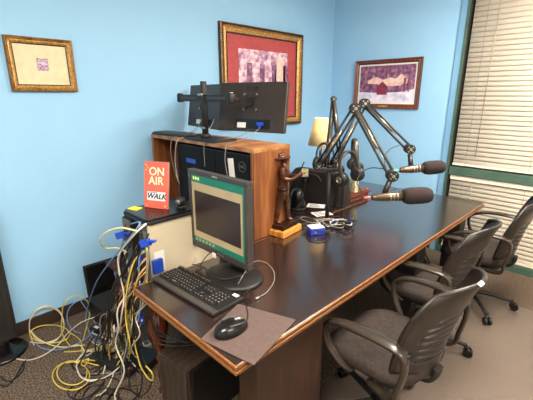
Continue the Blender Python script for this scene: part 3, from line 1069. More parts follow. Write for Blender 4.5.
for s__ in (0, 1):
    hc = Vector((.092, -.03 + .012 * s__, .284))
    for k in range(4):
        b0 = hc + Vector((0.004, -.004 + .002 * s__, -.008 + k * .0048))
        hd.tube([q_ @ b0, q_ @ (b0 + Vector((.008, .001, .001))), q_ @ (b0 + Vector((.009, .008 - .01 * s__, 0)))], [.0028, .0027, .002], BRONZE, 6)
    hd.tube([q_ @ (hc + Vector((-.002, .002, .006))), q_ @ (hc + Vector((.006, .004, .013)))], [.003, .0022], BRONZE, 6)
hd.build('finger', st)
nose = MB()
nose.tube([q_ @ Vector((.026, 0, .366)), q_ @ Vector((.032, 0, .356)), q_ @ Vector((.026, 0, .352))], [.002, .004, .002], BRONZE, 6)
nose.build('nose', st)
for yy in (-.045, -.03):
    pass

# small brass coins/keys left of the statue base
q = PZ(258, 237, TZ)
tag(MB().lathe([(.0, 0), (.02, 0), (.02, .004), (0, .004)], HONEY, 16, sx=1.4).build('drink_coaster', loc=(q.x, q.y, TZ + .001)), 'small tan wooden disc on the table left of the statue', 'coaster')

# ------------------------------------------------------------------ microphone booms and stand
def rod_pair(mb, a, b, off, r, mt, mt2=None):
    d = (b - a).normalized()
    s = d.cross(FWH).normalized() * off
    mb.cyl(a + s, b + s, r, mt, 8)
    mb.cyl(a - s, b - s, r, mt2 or mt, 8)


FWH = Vector((-.707, .707, 0))


def boom(label, base, elbow, tip, mount=None, group='microphone booms', w=.016, er=.034):
    base, elbow, tip = Vector(base), Vector(elbow), Vector(tip)
    t = thing('microphone_boom', label, 'microphone arm', base, 0, group)
    e, p = elbow - base, tip - base
    o = Vector((0, 0, 0))
    m1 = MB()
    rod_pair(m1, o, e, w, .0075, BLACKM)
    m1.build('lower_arm', t)
    m1 = MB()
    rod_pair(m1, e, p, w, .0075, BLACKM)
    m1.build('upper_arm', t)
    for (a, b) in ((o, e), (e, p)):
        s1 = MB()
        n_turn = 26
        A_ = a.lerp(b, .06) - FWH * .016
        B_ = a.lerp(b, .62) - FWH * .016
        s1.cyl(A_, B_, .0085, BOOMM, 8)
        s1.cyl(B_, a.lerp(b, .8) - FWH * .014, .002, SILVER, 6)
        s1.build('spring', t)
    def disc(c, r, nm):
        d = MB()
        d.cyl(c - FWH * .026, c + FWH * .026, r, BLACK, 18)
        d.cyl(c - FWH * .031, c - FWH * .0262, r * .3, SILVER, 8)
        for k in range(4):
            a_ = R(45 + 90 * k)
            v = (RT * math.cos(a_) + Vector((0, 0, 1)) * math.sin(a_)) * r * .62
            d.cyl(c - FWH * .029 + v, c - FWH * .0262 + v, r * .16, SILVER, 6)
        d.build(nm, t)
    disc(o, .022, 'base_joint')
    disc(e, er, 'elbow_joint')
    disc(p, er * .88, 'tip_joint')
    if mount is not None:
        q = Vector(mount) - base
        m1 = MB()
        m1.cyl(p, p.lerp(q, .35), .008, SILVER, 8)
        m1.cyl(p.lerp(q, .3), q, .015, BLACK, 12)
        m1.build('mount', t)
    return t


mic1b, mic1e = PD(371, 197.6, 1.96), PD(404, 196.2, 1.95)
mic2b, mic2e = PD(399, 170.3, 2.25), PD(424, 168.2, 2.25)
SP = Vector((-1.40, 1.99, TZ))         # stand pole foot
sb = thing('microphone_stand', 'black table stand pole carrying the three microphone arms', 'microphone stand', SP)
MB().lathe([(.075, .001), (.078, .006), (.07, .014), (.03, .018), (.018, .03)], BLACK, 28).build('base', sb)
MB().lathe([(.014, .0305), (.014, .36)], BLACKM, 14).build('pole', sb)
MB().box((-.1, -.016, .361), (.1, .016, .385), STEEL, Matrix.Rotation(R(40), 4, 'Z')).build('cross_bar', sb, bevel=.003)
tag(NEW[0], 'grey steel cross bar')
for k in (-1, 0, 1):
    MB().cyl(Vector((.075 * k * .766, .075 * k * .643, .3855)), Vector((.075 * k * .766, .075 * k * .643, .4)), .018, BLACK, 14).build('socket', sb)
boom('front microphone arm reaching to the big nearest microphone', PD(318.5, 166, 2.44), PD(355, 108.5, 2.3), PD(392, 175.5, 1.98), PD(384.5, 193, 1.965))
boom('middle microphone arm reaching to the farther microphone', PD(335, 160, 2.55), PD(364.5, 103.5, 2.5), PD(409.5, 149, 2.28), PD(411, 167.5, 2.26))
boom('folded upright microphone arm in front of the lamp', PD(326, 170, 2.62), PD(333.5, 99, 2.68), PD(339, 150, 2.6), None, w=.010, er=.02)


def microphone(label, a, b, L, D, plugm):
    a, b = Vector(a), Vector(b)
    d = (b - a).normalized()
    t = thing('microphone', label, 'microphone', a, 0, 'boom microphones', d.to_track_quat('Z', 'Y').to_euler())
    bl = (b - a).length
    MB().lathe([(.01, 0), (.017, .01), (.02, .03), (.024, bl * .5), (.024, bl + .01)], MICB, 20).build('body', t)
    g = MB()
    for k in (.55, .66, .77):
        g.lathe([(.0242, bl * k), (.0262, bl * k + .003), (.0242, bl * k + .006)], SILVER, 20)
    g.build('grip_ring', t)
    r = D / 2
    MB().lathe([(r * .75, bl - .005), (r * .93, bl + .01), (r, bl + .03), (r, bl + L * .6), (r * .92, bl + L * .82), (r * .7, bl + L * .95), (r * .35, bl + L), (0, bl + L)], FOAM, 28).build('foam_windscreen', t)
    MB().lathe([(.005, -.04), (.0085, -.034), (.009, -.002), (.007, -.0005)], plugm, 12).build('connector', t)
    return t


microphone('nearest microphone with large dark brown foam windscreen over the table', mic1b, mic1e, .15, .09, C_RED)
microphone('farther microphone with dark brown foam windscreen near the window frame', mic2b, mic2e, .13, .085, C_GRN)
cable('black microphone cord sagging from the nearest microphone to the wooden box', [mic1b + Vector((-.03, -.03, 0)), PD(362, 193, 2.05), PD(357, 182, 2.15), PD(361, 173, 2.2), PD(371, 168, 2.15), PD(385, 169, 2.05)], .003, C_BLK)
cable('black microphone cord arching up to the farther microphone', [mic2b + Vector((-.03, -.03, 0)), PD(387, 170.5, 2.22), PD(384.5, 158, 2.24), PD(390, 149, 2.26), PD(399, 145.5, 2.28)], .0028, C_BLK)

# ------------------------------------------------------------------ headphones
BANDM = mat('headband_grey', (104, 96, 86), .3, metal=.6)


def headphones(label, c1, c2, top, facing=None):
    """c1,c2 cup centres; top = crown of the band"""
    c1, c2, top = Vector(c1), Vector(c2), Vector(top)
    mid = (c1 + c2) / 2
    t = thing('headphones', label, 'headphones', mid, 0, 'headphones hanging on the arms')
    ax = (c2 - c1).normalized()
    upv = (top - mid)
    hgt = upv.length
    upv.normalize()
    half = (c2 - c1).length / 2 - .004
    pts = []
    for k in range(21):
        a = R(180 * k / 20)
        bulge = 1 + .12 * math.sin(a)
        pts.append(-ax * half * math.cos(a) * bulge + upv * hgt * math.sin(a) ** .8)
    nrm = ax.cross(upv)
    MB().tube(pts, .011, BANDM, 8, flat=(.45, 1.5, nrm)).build('headband', t)
    MB().tube([p * .955 for p in pts[6:15]], .011, BLACK, 8, flat=(.5, 1.2, nrm)).build('band_padding', t)
    for c, s in ((c1 - mid, -1), (c2 - mid, 1)):
        m_ = Matrix.Translation(c) @ (ax * s).to_track_quat('Z', 'Y').to_matrix().to_4x4()
        cup = MB().lathe([(.0, -.022), (.034, -.022), (.045, -.014), (.048, 0), (.043, .012), (.028, .018), (0, .018)], BLACK, 24, mtx=m_).build('ear_cup', t)
        MB().lathe([(.022, .0185), (.022, .021), (.017, .021), (.017, .0185)], SILVER, 20, mtx=m_).cyl(m_ @ Vector((0, 0, .0185)), m_ @ Vector((0, 0, .0215)), .007, SILVER, 10).build('logo_disc', cup)
        MB().lathe([(.028, -.036), (.042, -.034), (.045, -.026), (.04, -.0225)], BLACKM, 24, mtx=m_).build('ear_pad', t)
    return t


TOC = (CAM - Vector((-1.5, 2.0, 1.2))).normalized()      # a horizontal-ish direction in the room
dirA = Vector((.55, -.83, 0)).normalized()
c = PD(340.5, 179.5, 2.33)
headphones('front pair of black headphones with silver logo, hanging lowest', c, c - dirA * .12 + Vector((0.08, .09, .01)), (c - dirA * .06) + Vector((.02, .03, .17)))
c = PD(357, 168, 2.62)
headphones('right pair of black headphones with silver logo, behind the front pair', c, c - dirA * .14 + Vector((-.03, 0, .0)), (c - dirA * .07) + Vector((-.02, -.02, .2)))
c = PD(316, 163, 2.66)
headphones('left pair of black headphones hanging in front of the lamp', c + Vector((0.0, 0, 0)), c + Vector((.13, .05, -.01)), c + Vector((.06, .02, .15)))

# ------------------------------------------------------------------ things behind the stand
t = thing('wooden_box', 'flat reddish wooden box with moulded lid behind the headphones', 'box', (-1.72, 2.66, .751))
MB().box((-.2, -.14, 0), (.17, .14, .04), CHERRY).build('body', t, bevel=.003)
MB().box((-.21, -.15, .0405), (.185, .155, .052), CHERRY).build('lid_moulding', t, bevel=.004)
MB().box((-.2, -.14, .0525), (.17, .14, .072), CHERRY).build('lid', t, bevel=.008)

bg = MB()
def bagf(u, v):
    # closed draped bag, trapezoid, folds at the lower front
    a = u * 2 * math.pi
    ex = .45
    ca, sa = math.cos(a), math.sin(a)
    ca = math.copysign(abs(ca) ** ex, ca)
    sa = math.copysign(abs(sa) ** ex, sa)
    hw = .31 * (1 - .28 * v ** 1.5)
    hd = .075 * (1 - .5 * v)
    z = .25 * math.sin(min(v, 1) * math.pi / 2) ** .8
    k = 1 - max(0, (v - .85) / .15) ** 2
    fold = .006 * math.sin(a * 14 + 1.3) * (1 - v)
    sh = .03 * v
    return (ca * hw * k + sh, sa * (hd + fold) * k, z)
bg.grid(bagf, 64, 18, FABRIC)
t = thing('equipment_bag', 'slumped black cloth equipment bag behind the microphone stand', 'bag', (-1.815, 2.42, .751))
bg.build('body', t)
MB().tube(spline([(-.08, -.06, .17), (-.05, -.075, .215), (.05, -.075, .215), (.08, -.06, .17)], 6), .008, FABRIC, 8).build('handle', t)
MB().cyl((-.07, -.07, .165), (-.07, -.078, .165), .008, SILVER, 10).build('snap_button', t)

t = thing('card_box', 'pale patterned card carton standing on the reddish wooden box', 'carton', (-1.572, 2.60, .824), R(-10))
MB().box((-.028, -.02, 0), (.028, .02, .11), PATCARD).build('body', t, bevel=.002)
MB().box((-.029, -.021, .1105), (.029, .021, .116), PATCARD).build('lid', t)

q = PD(305, 171, 2.95)
t = thing('small_photo_frame', 'tiny black frame with pale yellow card left of the black bag', 'picture frame', (q.x, q.y, .751), R(30))
t.scale = (.85, 1, 1)
zb = q.z - .751
MB().tube([(0, .03, 0), (0, .005, zb)], .005, BLACKM, 6).build('support', t)
MB().box((-.04, -.003, zb - .055), (.04, .004, zb + .03), BLACK).build('frame', t, bevel=.002)
MB().box((-.032, -.0045, zb - .047), (.032, -.0032, zb + .022), PATCARD).build('card', t)

t = thing('dome_speaker', 'black dome-shaped desktop speaker between statue and blue interface box', 'speaker', (-1.75, 2.09, .751))
t.scale = (1.12, 1.12, 1.1)
MB().lathe([(.05, 0), (.052, .004), (.052, .08), (.048, .11), (.036, .135), (.018, .147), (0, .15)], BLACKG, 28).build('dome', t)
MB().lathe([(.053, 0.0), (.056, .002), (.056, .014), (.0525, .016)], BLACKM, 28).build('foot_ring', t)

# lamp ------------------------------------------------------------------
LC = Vector((-2.02, 2.72, .751))
t = thing('table_lamp', 'lit table lamp with cream cone shade in the room corner', 'lamp', LC)
MB().lathe([(.07, 0), (.072, .01), (.03, .025), (.018, .05), (.035, .1), (.05, .15), (.045, .2), (.02, .26), (.012, .3), (.01, .4)], BRONZED, 24).build('base', t)
MB().lathe([(.118, .41), (.062, .65)], SHADE, 32).build('lamp_shade', t)
sh = NEW[0]
sh.modifiers.new('thickness', 'SOLIDIFY').thickness = .002
import bmesh
bm = bmesh.new()
bm.from_mesh(sh.data)
bmesh.ops.delete(bm, geom=[f for f in bm.faces if len(f.verts) > 4], context='FACES_ONLY')
bm.to_mesh(sh.data)
bm.free()
MB().lathe([(0, .46), (.02, .47), (.03, .5), (.024, .53), (.012, .555), (.012, .57)][::-1], WHITE, 16).build('bulb', t)
bulbm = mat('bulb_glow', (255, 226, 170), .5, emit=6)
NEW[0].data.materials[0] = bulbm
MB().tube([(.0, 0, .4), (.05, 0, .43), (.055, 0, .6), (0, 0, .66)], .002, SILVER, 6).build('harp', t)
ld = bpy.data.lights.new('lamp_bulb', 'POINT')
ld.energy = 8
ld.color = (1, .80, .68)
ld.shadow_soft_size = .05
lo = bpy.data.objects.new('lamp_bulb', ld)
COL.objects.link(lo)
lo.parent = t
lo.location = (0, 0, .58)

# interface boxes -------------------------------------------------------
q = PZ(315.5, 233, TZ)
t = thing('audio_interface', 'blue audio box with pale top, beside the statue base', 'audio box', (q.x, q.y, TZ + .001), R(62), 'blue audio boxes')
MB().box((-.05, -.04, 0), (.05, .04, .042), BLUEB).build('case', t, bevel=.005)
MB().box((-.046, -.036, .0425), (.046, .036, .046), WHITE).build('top_plate', t, bevel=.001)
MB().cyl((-.02, -.0405, .02), (-.02, -.05, .02), .007, SILVER, 10).build('knob', t)
q = PZ(342, 224.5, TZ)
t = thing('audio_interface', 'long black audio box with blue ends, beside the stand pole', 'audio box', (q.x, q.y, TZ + .001), R(50), 'blue audio boxes')
MB().box((-.05, -.03, 0), (.05, .03, .034), BLACK).build('case', t, bevel=.003)
MB().box((.0505, -.032, 0), (.066, .032, .038), BLUEB).build('end_cap', t, bevel=.003)
MB().box((-.066, -.032, 0), (-.0505, .032, .038), BLUEB).build('end_cap', t, bevel=.003)
MB().cyl((.0, -.0305, .02), (.0, -.04, .02), .007, SILVER, 10).build('knob', t)

# white printed papers among the cords
for k, (px, py, rz, lab) in enumerate(((316, 206, 30, 'small white printed sheet on the table behind the stand pole'), (322, 214, 65, 'small white printed sheet on the table in front of the stand pole'))):
    q = PZ(px, py, TZ)
    t = thing('printed_sheet', lab, 'paper', (q.x, q.y, TZ + .0015 + k * .001), R(rz))
    MB().box((-.07, -.05, 0), (.07, .05, .0008), PAPER).build('sheet', t)
    for j in range(3):
        MB().box((-.055, -.035 + j * .028, .0009), (.05 - j * .02, -.023 + j * .028, .0011), NAVY).build('print_line', t)

rnd = random.Random(3)
anch = ['behind the statue', 'beside the black dome', 'left of the stand pole', 'in front of the stand pole', 'between dome and stand pole', 'next to the blue audio box', 'under the front headphones', 'behind the blue audio box', 'touching the black bag']
shape_w = ['tight coil', 'wide loop', 'flat loop', 'double bend', 'long bend', 'short kink', 'small curl', 'slack curve', 'tangled loop']
for k in range(9):
    cx_, cy_ = -1.5 + .035 * k + rnd.uniform(-.03, .03), 1.84 + rnd.uniform(-.04, .10)
    if k > 5:
        cy_ += .12
    pts = []
    a0 = rnd.uniform(0, 6)
    for j in range(8):
        a_ = a0 + j * 1.15
        rr = rnd.uniform(.05, .10)
        pts.append((cx_ + rr * math.cos(a_), cy_ + rr * math.sin(a_) * .8, TZ + rnd.uniform(.008, .035) + .003 * k))
    m_ = (C_BLK, C_GRY, C_BLK, C_WHT, C_BLK, C_GRY, C_BLK, C_WHT, C_BLK)[k]
    cn = {C_BLK: 'black', C_GRY: 'grey', C_WHT: 'white'}[m_]
    cable('%s cord in a %s on the table %s' % (cn, shape_w[k], anch[k]), pts, .003, m_, group='cords on the table by the statue')
cable('black cord curving right of the long black audio box', [PZ(344, 225, TZ + .015), PZ(350, 230, TZ + .005), PZ(346, 233.5, TZ + .004), PZ(336, 229, TZ + .004), PZ(331, 228, TZ + .006)], .0028, C_BLK)
cable('black cord dropping from the headphones to the long audio box', [PD(349, 201, 2.3), PD(353, 208, 2.3), PZ(354.5, 217, TZ + .01), PZ(352, 228, TZ + .005), PZ(345, 231, TZ + .005)], .0022, C_BLK)
cable('black cord looping under the blue audio box', [PZ(322, 232, TZ + .012), PZ(329, 233, TZ + .005), PZ(330, 238, TZ + .004), PZ(320, 242, TZ + .004), PZ(309, 240, TZ + .004), PZ(304, 231, TZ + .005)], .0026, C_BLK)

# ------------------------------------------------------------------ office chairs
def make_chair():
    t = thing('office_chair', None, 'chair', (0, 0, 0), 0, 'office chairs along the table')
    # seat cushion: rounded plan, domed top
    s = MB()
    def seatf(u, v):
        a = u * 2 * math.pi
        ca, sa = math.cos(a), math.sin(a)
        ex = .62
        x = math.copysign(abs(ca) ** ex, ca) * .235
        y = math.copysign(abs(sa) ** ex, sa) * .245
        prof_ = [(.0, 0), (.75, 0), (.95, .008), (1.0, .03), (.985, .05), (.93, .064), (.75, .073), (.45, .07), (.0, .066)]
        f = v * (len(prof_) - 1)
        i = min(int(f), len(prof_) - 2)
        r_ = prof_[i][0] + (prof_[i + 1][0] - prof_[i][0]) * (f - i)
        z = prof_[i][1] + (prof_[i + 1][1] - prof_[i][1]) * (f - i)
        xx = x * r_
        z -= .028 * max(0, -xx / .235) ** 3      # waterfall front
        return (xx, y * r_, .42 + z)
    s.grid(seatf, 40, 16, CHAIRF)
    s.build('seat', t)
    MB().prism(rrect(.38, .4, .08), .395, .419, BLACKM).build('seat_pan', t, bevel=.006)
    MB().box((-.1, -.07, .35), (.12, .07, .3945), BLACKM).build('mechanism', t, bevel=.01)
    MB().tube([(-.02, .07, .37), (-.02, .25, .37)], .006, BLACK, 6).build('lever', t)
    # back shell
    NU, NV = 30, 40
    def backf(u, v):
        U = 2 * u - 1
        ww = .252 * (1 - .18 * (1 - v) ** 1.5) * (1 - .30 * max(0, (v - .72) / .28) ** 2.4) * (1 - .35 * max(0, (.14 - v) / .14) ** 2)
        y = U * ww
        z = .425 + .495 * v
        z -= .035 * abs(U) ** 3 * (1 if v > .5 else 0) * ((v - .5) * 2 if v > .5 else 0)
        z += .04 * abs(U) ** 3 * (((.3 - v) / .3) if v < .3 else 0)
        x = .235 + .03 * v + .095 * v * v - .09 * U * U
        return (x, y, z)
    def skipf(i, j):
        U = abs((i + .5) / NU * 2 - 1)
        V_ = (j + .5) / NV
        if U > .68 or V_ < .2 or V_ > .74:
            return False
        if abs(U) > .68 - max(0, V_ - .6) * 1.5:
            return False
        return j % 3 == 0
    MB().grid(backf, NU, NV, CHAIRP, skip=skipf).build('backrest', t, solid=.012)
    rim = []
    for k in range(60):
        f = k / 60
        if f < .25:
            u, v = f / .25, 1
        elif f < .5:
            u, v = 1, 1 - (f - .25) / .25
        elif f < .75:
            u, v = 1 - (f - .5) / .25, 0
        else:
            u, v = 0, (f - .75) / .25
        rim.append(backf(u, v))
    MB().tube(rim, .0095, CHAIRP, 8, closed=True).build('back_rim', t)
    MB().tube(spline([(.06, 0, .385), (.17, 0, .385), (.225, 0, .395), (.25, 0, .43), (.254, 0, .47)], 5), .022, BLACKM, 8, flat=(.6, 1.3, (0, 1, 0))).build('back_bracket', t)
    for sy in (-1, 1):
        y = .285 * sy
        loop = spline([(.06, y * .8, .405), (.2, y * .95, .425), (.222, y, .5), (.24, y, .6), (.225, y * .99, .665), (.14, y, .682), (.03, y * 1.03, .68), (-.07, y * 1.03, .66), (-.135, y * 1.02, .615), (-.125, y, .53), (-.07, y * .93, .45), (-.02, y * .8, .405)], 5)
        n_ = len(loop)
        rs = []
        for k in range(n_):
            f = k / (n_ - 1)
            rs.append(.018 + .013 * math.exp(-((f - .5) / .15) ** 2))
        arm = MB().tube(loop, rs, CHAIRA, 10, flat=(1.15, .5, (0, 0, 1))) if False else MB()
        # flat strap swept in the xz plane, wide across y
        vs = []
        for k in range(n_):
            p = loop[k]
            tg = (loop[min(k + 1, n_ - 1)] - loop[max(k - 1, 0)]).normalized()
            nr = Vector((0, 1, 0)).cross(tg).normalized()
            wd = rs[k]
            th = .0095
            for (a_, b_) in ((-1, -.6), (-.8, -1), (.8, -1), (1, -.6), (1, .6), (.8, 1), (-.8, 1), (-1, .6)):
                vs.append(p + Vector((0, 1, 0)) * wd * a_ + nr * th * b_)
        fs = [(k * 8 + q, k * 8 + (q + 1) % 8, (k + 1) * 8 + (q + 1) % 8, (k + 1) * 8 + q) for k in range(n_ - 1) for q in range(8)]
        fs += [tuple(range(8))[::-1], tuple((n_ - 1) * 8 + q for q in range(8))]
        arm.add(vs, fs, CHAIRA, True)
        arm.build('armrest', t)
        MB().tube([(.225, y * .99, .655), (.245, y * .87, .655)], .012, BLACK, 8).build('arm_joint', t)
    MB().lathe([(.026, .12), (.026, .24), (.018, .245), (.018, .3495)], BLACK, 16).build('gas_column', t)
    MB().lathe([(.03, .075), (.045, .08), (.045, .118), (.03, .1195)], BLACK, 16).build('hub', t)
    for k in range(5):
        a_ = R(18 + 72 * k)
        ca, sa = math.cos(a_), math.sin(a_)
        pts = [(ca * r_, sa * r_, z) for r_, z in ((.035, .1), (.12, .1), (.22, .088), (.3, .072))]
        MB().tube(spline(pts, 3), [.02, .02, .019, .018, .018, .017, .016, .015, .014, .013], BLACKM, 8).build('base_arm', t)
        c_ = MB()
        c_.cyl((ca * .3, sa * .3, .072), (ca * .3, sa * .3, .05), .007, STEEL, 8)
        c_.tube([(ca * .3 - sa * -.012, sa * .3 + ca * -.012, .05), (ca * .3 + sa * -.012, sa * .3 - ca * -.012, .05)], .014, BLACK, 8)
        ob = c_.build('caster', t)
        for sg in (-1, 1):
            o_ = Vector((ca * .312, sa * .312, .0285))
            s2 = Vector((-sa, ca, 0)) * sg
            MB().cyl(o_ + s2 * .006, o_ + s2 * .024, .0275, BLACKG, 18).build('wheel', ob)
    return t


ch = make_chair()
spots = [(-.66, 1.47, -4, 0, 'nearest black office chair, with white label on its back, at the table'),
         (-.785, 2.20, 0, 0, 'middle black office chair between the nearest one and the window one'),
         (-.70, 2.99, 4, 0, 'farthest black office chair, beside the window blinds')]
chairs = [ch]
for k in range(2):
    chairs.append(copy_tree(ch))
for c_, (x, y, a_, _, lab) in zip(chairs, spots):
    c_.location = (x, y, .0035)
    c_.rotation_euler = (0, 0, R(a_))
    c_['label'] = lab
MB().cbox((0, 0, 0), (.016, .036, .003), WHITE).build('white_label', ch, loc=(.366, -.03, .9285), rot=(0, R(30), 0))

# chair mat
t = tag(MB().prism([(-1.0, 1.0), (.9, .95), (.9, 3.2), (-.7, 3.2), (-.72, 2.9), (-1.0, 2.85)], .0005, .003, MATG).build('chair_mat'), 'clear smooth vinyl chair mat on the carpet under the chairs', 'chair mat')

# ------------------------------------------------------------------ floor things on the left
t = thing('tower_speaker', 'tall black tower on a round foot at the left edge by the wall', 'speaker', (-2.61, .21, 0), R(0))
MB().lathe([(.135, .001), (.14, .008), (.13, .022), (.07, .03), (.05, .05)], BLACKG, 36).build('foot', t)
MB().lathe([(.045, .0505), (.045, .12)], BLACK, 20).build('neck', t)
MB().prism(rrect(.15, .19, .035, 6), .1205, .98, BLACKM).build('body', t, bevel=.004)
g = MB()
for k in range(30):
    g.box((.0755, -.055, .18 + k * .025), (.077, .055, .192 + k * .025), BLACK)
g.build('grille', t)
MB().box((-.05, -.05, .9805), (.05, .05, .986), BLACKG).build('control_panel', t, bevel=.001)

t = thing('flat_screen', 'black flat screen standing on the floor against the left wall', 'monitor', (XL + .055, 1.0, .001), 0, None, (0, R(-5), 0))
MB().box((-.012, -.21, 0), (.0, .21, .37), BLACKM).build('back_cover', t, bevel=.003)
MB().box((.0005, -.21, 0), (.012, .21, .37), BLACK).build('bezel', t, bevel=.003)
MB().box((.0122, -.195, .02), (.013, .195, .355), BLACKG).build('screen', t)

# black wood-grain computer case under the table
A = PZ(188.4, 372, .38)
t = thing('floor_computer', 'black grained computer case on the floor under the table corner', 'computer', (A.x, A.y, .0005), R(8))
MB().box((-.225, 0, 0), (0, .42, .38), BLACKM).build('case', t, bevel=.004)
CASE = mat('case_dark_grain', (66, 52, 44), .34, c2=(44, 34, 29), scale=14, kind='wood', stretch=(1, 6, 1))
NEW[0].data.materials[0] = CASE
MB().box((-.215, -.008, .01), (-.01, -.0005, .37), CASE).build('front_panel', t, bevel=.003)
MB().box((.0005, .02, .02), (.004, .4, .36), BLACK).build('side_cover', t, bevel=.002)

# power strips and adapters in the tangle
def adapter(px, py, w, d, h, rz, mt, name, lab, cat):
    q = PZ(px, py, 0)
    t = thing(name, lab, cat, (q.x, q.y, .001), R(rz))
    MB().box((-w / 2, -d / 2, 0), (w / 2, d / 2, h), mt).build('body', t, bevel=.004)
    return t, w, d, h
t, w, d, h = adapter(112, 367, .34, .06, .04, 20, BLACKM, 'power_strip', 'black power strip lying on the carpet under the cables', 'power strip')
for k in range(5):
    MB().box((-.14 + k * .055, -.014, h + .0003), (-.11 + k * .055, .014, h + .002), BLACK).build('socket', t)
MB().box((.14, -.01, h + .0003), (.16, .01, h + .004), C_RED).build('switch', t)
t, w, d, h = adapter(115, 349, .05, .05, .04, 10, WHITE, 'power_adapter', 'white power adapter on the near end of the cable tangle', 'power adapter')
MB().box((-.012, -.012, h), (.012, .012, h + .01), GREYC).build('pin_block', t)
t, w, d, h = adapter(118, 331, .07, .045, .04, 35, WHITE, 'power_adapter', 'white power adapter farther back under the side table', 'power adapter')
MB().box((-.012, -.012, h), (.012, .012, h + .01), GREYC).build('pin_block', t)
t, w, d, h = adapter(147, 350, .06, .05, .05, 0, C_WHT, 'power_adapter', 'cream power adapter on the floor beside the mahogany leg', 'power adapter')
MB().box((-.012, -.012, h), (.012, .012, h + .01), GREYC).build('pin_block', t)
t, w, d, h = adapter(97, 331, .09, .05, .03, 15, BLACK, 'power_adapter', 'black power adapter on the carpet near the flat screen', 'power adapter')
MB().box((-.02, -.01, h), (.02, .01, h + .002), WHITE).build('label_plate', t)
t, w, d, h = adapter(140, 362, .22, .16, .05, 25, BLACK, 'network_router', 'black router box on the floor beside the mahogany leg', 'router')
for k in range(5):
    MB().box((-.09 + k * .035, -.0805, .012), (-.065 + k * .035, -.079, .032), GREYC).build('port', t)
t, w, d, h = adapter(112, 318, .26, .2, .16, 5, BLACKM, 'battery_backup', 'black battery backup box on the floor under the side table', 'power supply')
MB().box((-.1, -.1015, .02), (.1, -.1002, .14), BLACKG).build('front_panel', t)

# ------------------------------------------------------------------ the cable tangle
FZ = .006
def fl(px, py, z=FZ):
    p = PZ(px, py, z)
    if p.x < XL + .03:
        p = PX(px, py, XL + .03)
    return p


def hang(px, py, Y=.69):
    return PY(px, py, Y)


def ell(cx, cy, rx, ry, a0, a1, n=9, z=FZ, dz=0):
    return [fl(cx + rx * math.cos(R(a0 + (a1 - a0) * k / n)), cy + ry * math.sin(R(a0 + (a1 - a0) * k / n)), z + dz * k) for k in range(n + 1)]


G1 = 'cables tangled on the carpet'
RC = .0038
cable('cream cable looping against the baseboard, nearest the tower foot', ell(47, 325, 17, 18, 200, 520, 12, FZ, .001) + [fl(40, 340, .02), fl(60, 347, .014), fl(85, 345)], RC, C_LYEL, group=G1)
cable('pale yellow cable in a flat oval near the baseboard', ell(50, 334, 20, 9, 0, 350, 11, FZ + .008, .0008) + [fl(80, 340), fl(82, 350)], RC, C_YEL, group=G1)
cable('yellow cable looping tall beside the flat screen', [fl(83, 340), fl(88, 322), fl(90, 308, .06), PX(84, 298, -2.66), PX(74, 296, -2.69), PX(64, 303, -2.7), fl(62, 318), fl(62, 333, .02), fl(70, 346)], RC, C_YEL, group=G1)
cable('pale blue cable looping under the flat screen', ell(84, 317, 17, 17, 100, 420, 12, FZ + .012) + [fl(96, 336), fl(104, 348)], RC, C_BLU, group=G1)
cable('blue cable lying flat along the baseboard loops', [fl(34, 338), fl(40, 347), fl(56, 350, .012), fl(72, 346, .014), fl(84, 340, .012), fl(92, 334, .01)], RC, C_BLU, group=G1)
cable('cream cable running from the left edge across the carpet', [fl(-25, 330), fl(2, 342), fl(10, 356), fl(28, 360), fl(44, 355, .01), fl(58, 345, .02), fl(68, 333, .03), fl(82, 322, .03), fl(100, 316, .03), fl(112, 316), fl(114, 326), fl(104, 334)], RC, C_WHT, group=G1)
cable('bright yellow cable coiled nearest the camera, outer ring', ell(71, 376, 18.5, 14, -40, 300, 13, FZ, .0009) + [fl(84, 362, .018), fl(104, 366), fl(118, 360)], RC, C_YEL, group=G1)
cable('bright yellow cable coiled nearest the camera, inner ring', ell(72, 373, 15, 12, -10, 325, 13, FZ + .012, .0009) + [fl(90, 360, .02), fl(110, 352), fl(126, 345)], RC, C_YEL, group=G1)
cable('white cable in a loop overlapping the yellow coils', ell(91, 366, 14, 15, 60, 390, 13, FZ + .02) + [fl(108, 355, .02), fl(112, 340)], RC, C_WHT, group=G1)
cable('pale yellow cable crossing above the yellow coils', [fl(60, 350), fl(78, 345, .02), fl(84, 352, .03), fl(76, 362, .03), fl(90, 358, .03), fl(106, 348, .03), (-1.9, .74, .1), (-1.84, .70, .25), hang(134, 292)], RC, C_LYEL, group=G1)
cable('yellow cable sweeping from the coils to the table legs', [fl(66, 363, .03), fl(86, 360, .03), fl(108, 361, .03), fl(124, 352, .03), fl(134, 340, .04), hang(142, 320)], RC, C_YEL, group=G1)
cable('bright yellow cable hanging in a hook beside the mahogany leg', [hang(134, 340, .68), hang(137, 354, .68), hang(141, 367, .68), hang(148, 378, .67), hang(153, 380, .67), hang(152, 373, .66), hang(146, 366, .66)], RC, C_YEL, group=G1)
cable('yellow cable bow sticking out left of the dark computer', [hang(137, 231, .7), hang(120, 228, .66), hang(105, 233, .62), hang(100, 241, .62), hang(106, 248, .66), hang(118, 248, .7), hang(126, 252, .7)], .0045, C_LYEL, group=G1)
cable('thin blue cable slanting from the computers down to the carpet', [(-1.70, .74, .98), hang(140, 223, .72), hang(128, 240, .68), hang(110, 262, .66), hang(96, 283, .7), fl(88, 306, .12), fl(86, 322), fl(94, 340), fl(110, 345)], RC, C_BLU, group=G1)
cable('white cable hanging from the computers to the nearest carpet', [(-1.62, .748, .985), hang(146, 224, .72), hang(136, 233, .67), hang(119, 255, .66), hang(120, 275, .66), hang(124, 296, .66), hang(121, 320, .64), fl(117, 352, .06), fl(112, 378), fl(104, 392), fl(96, 396)], .0042, C_WHT, group=G1)
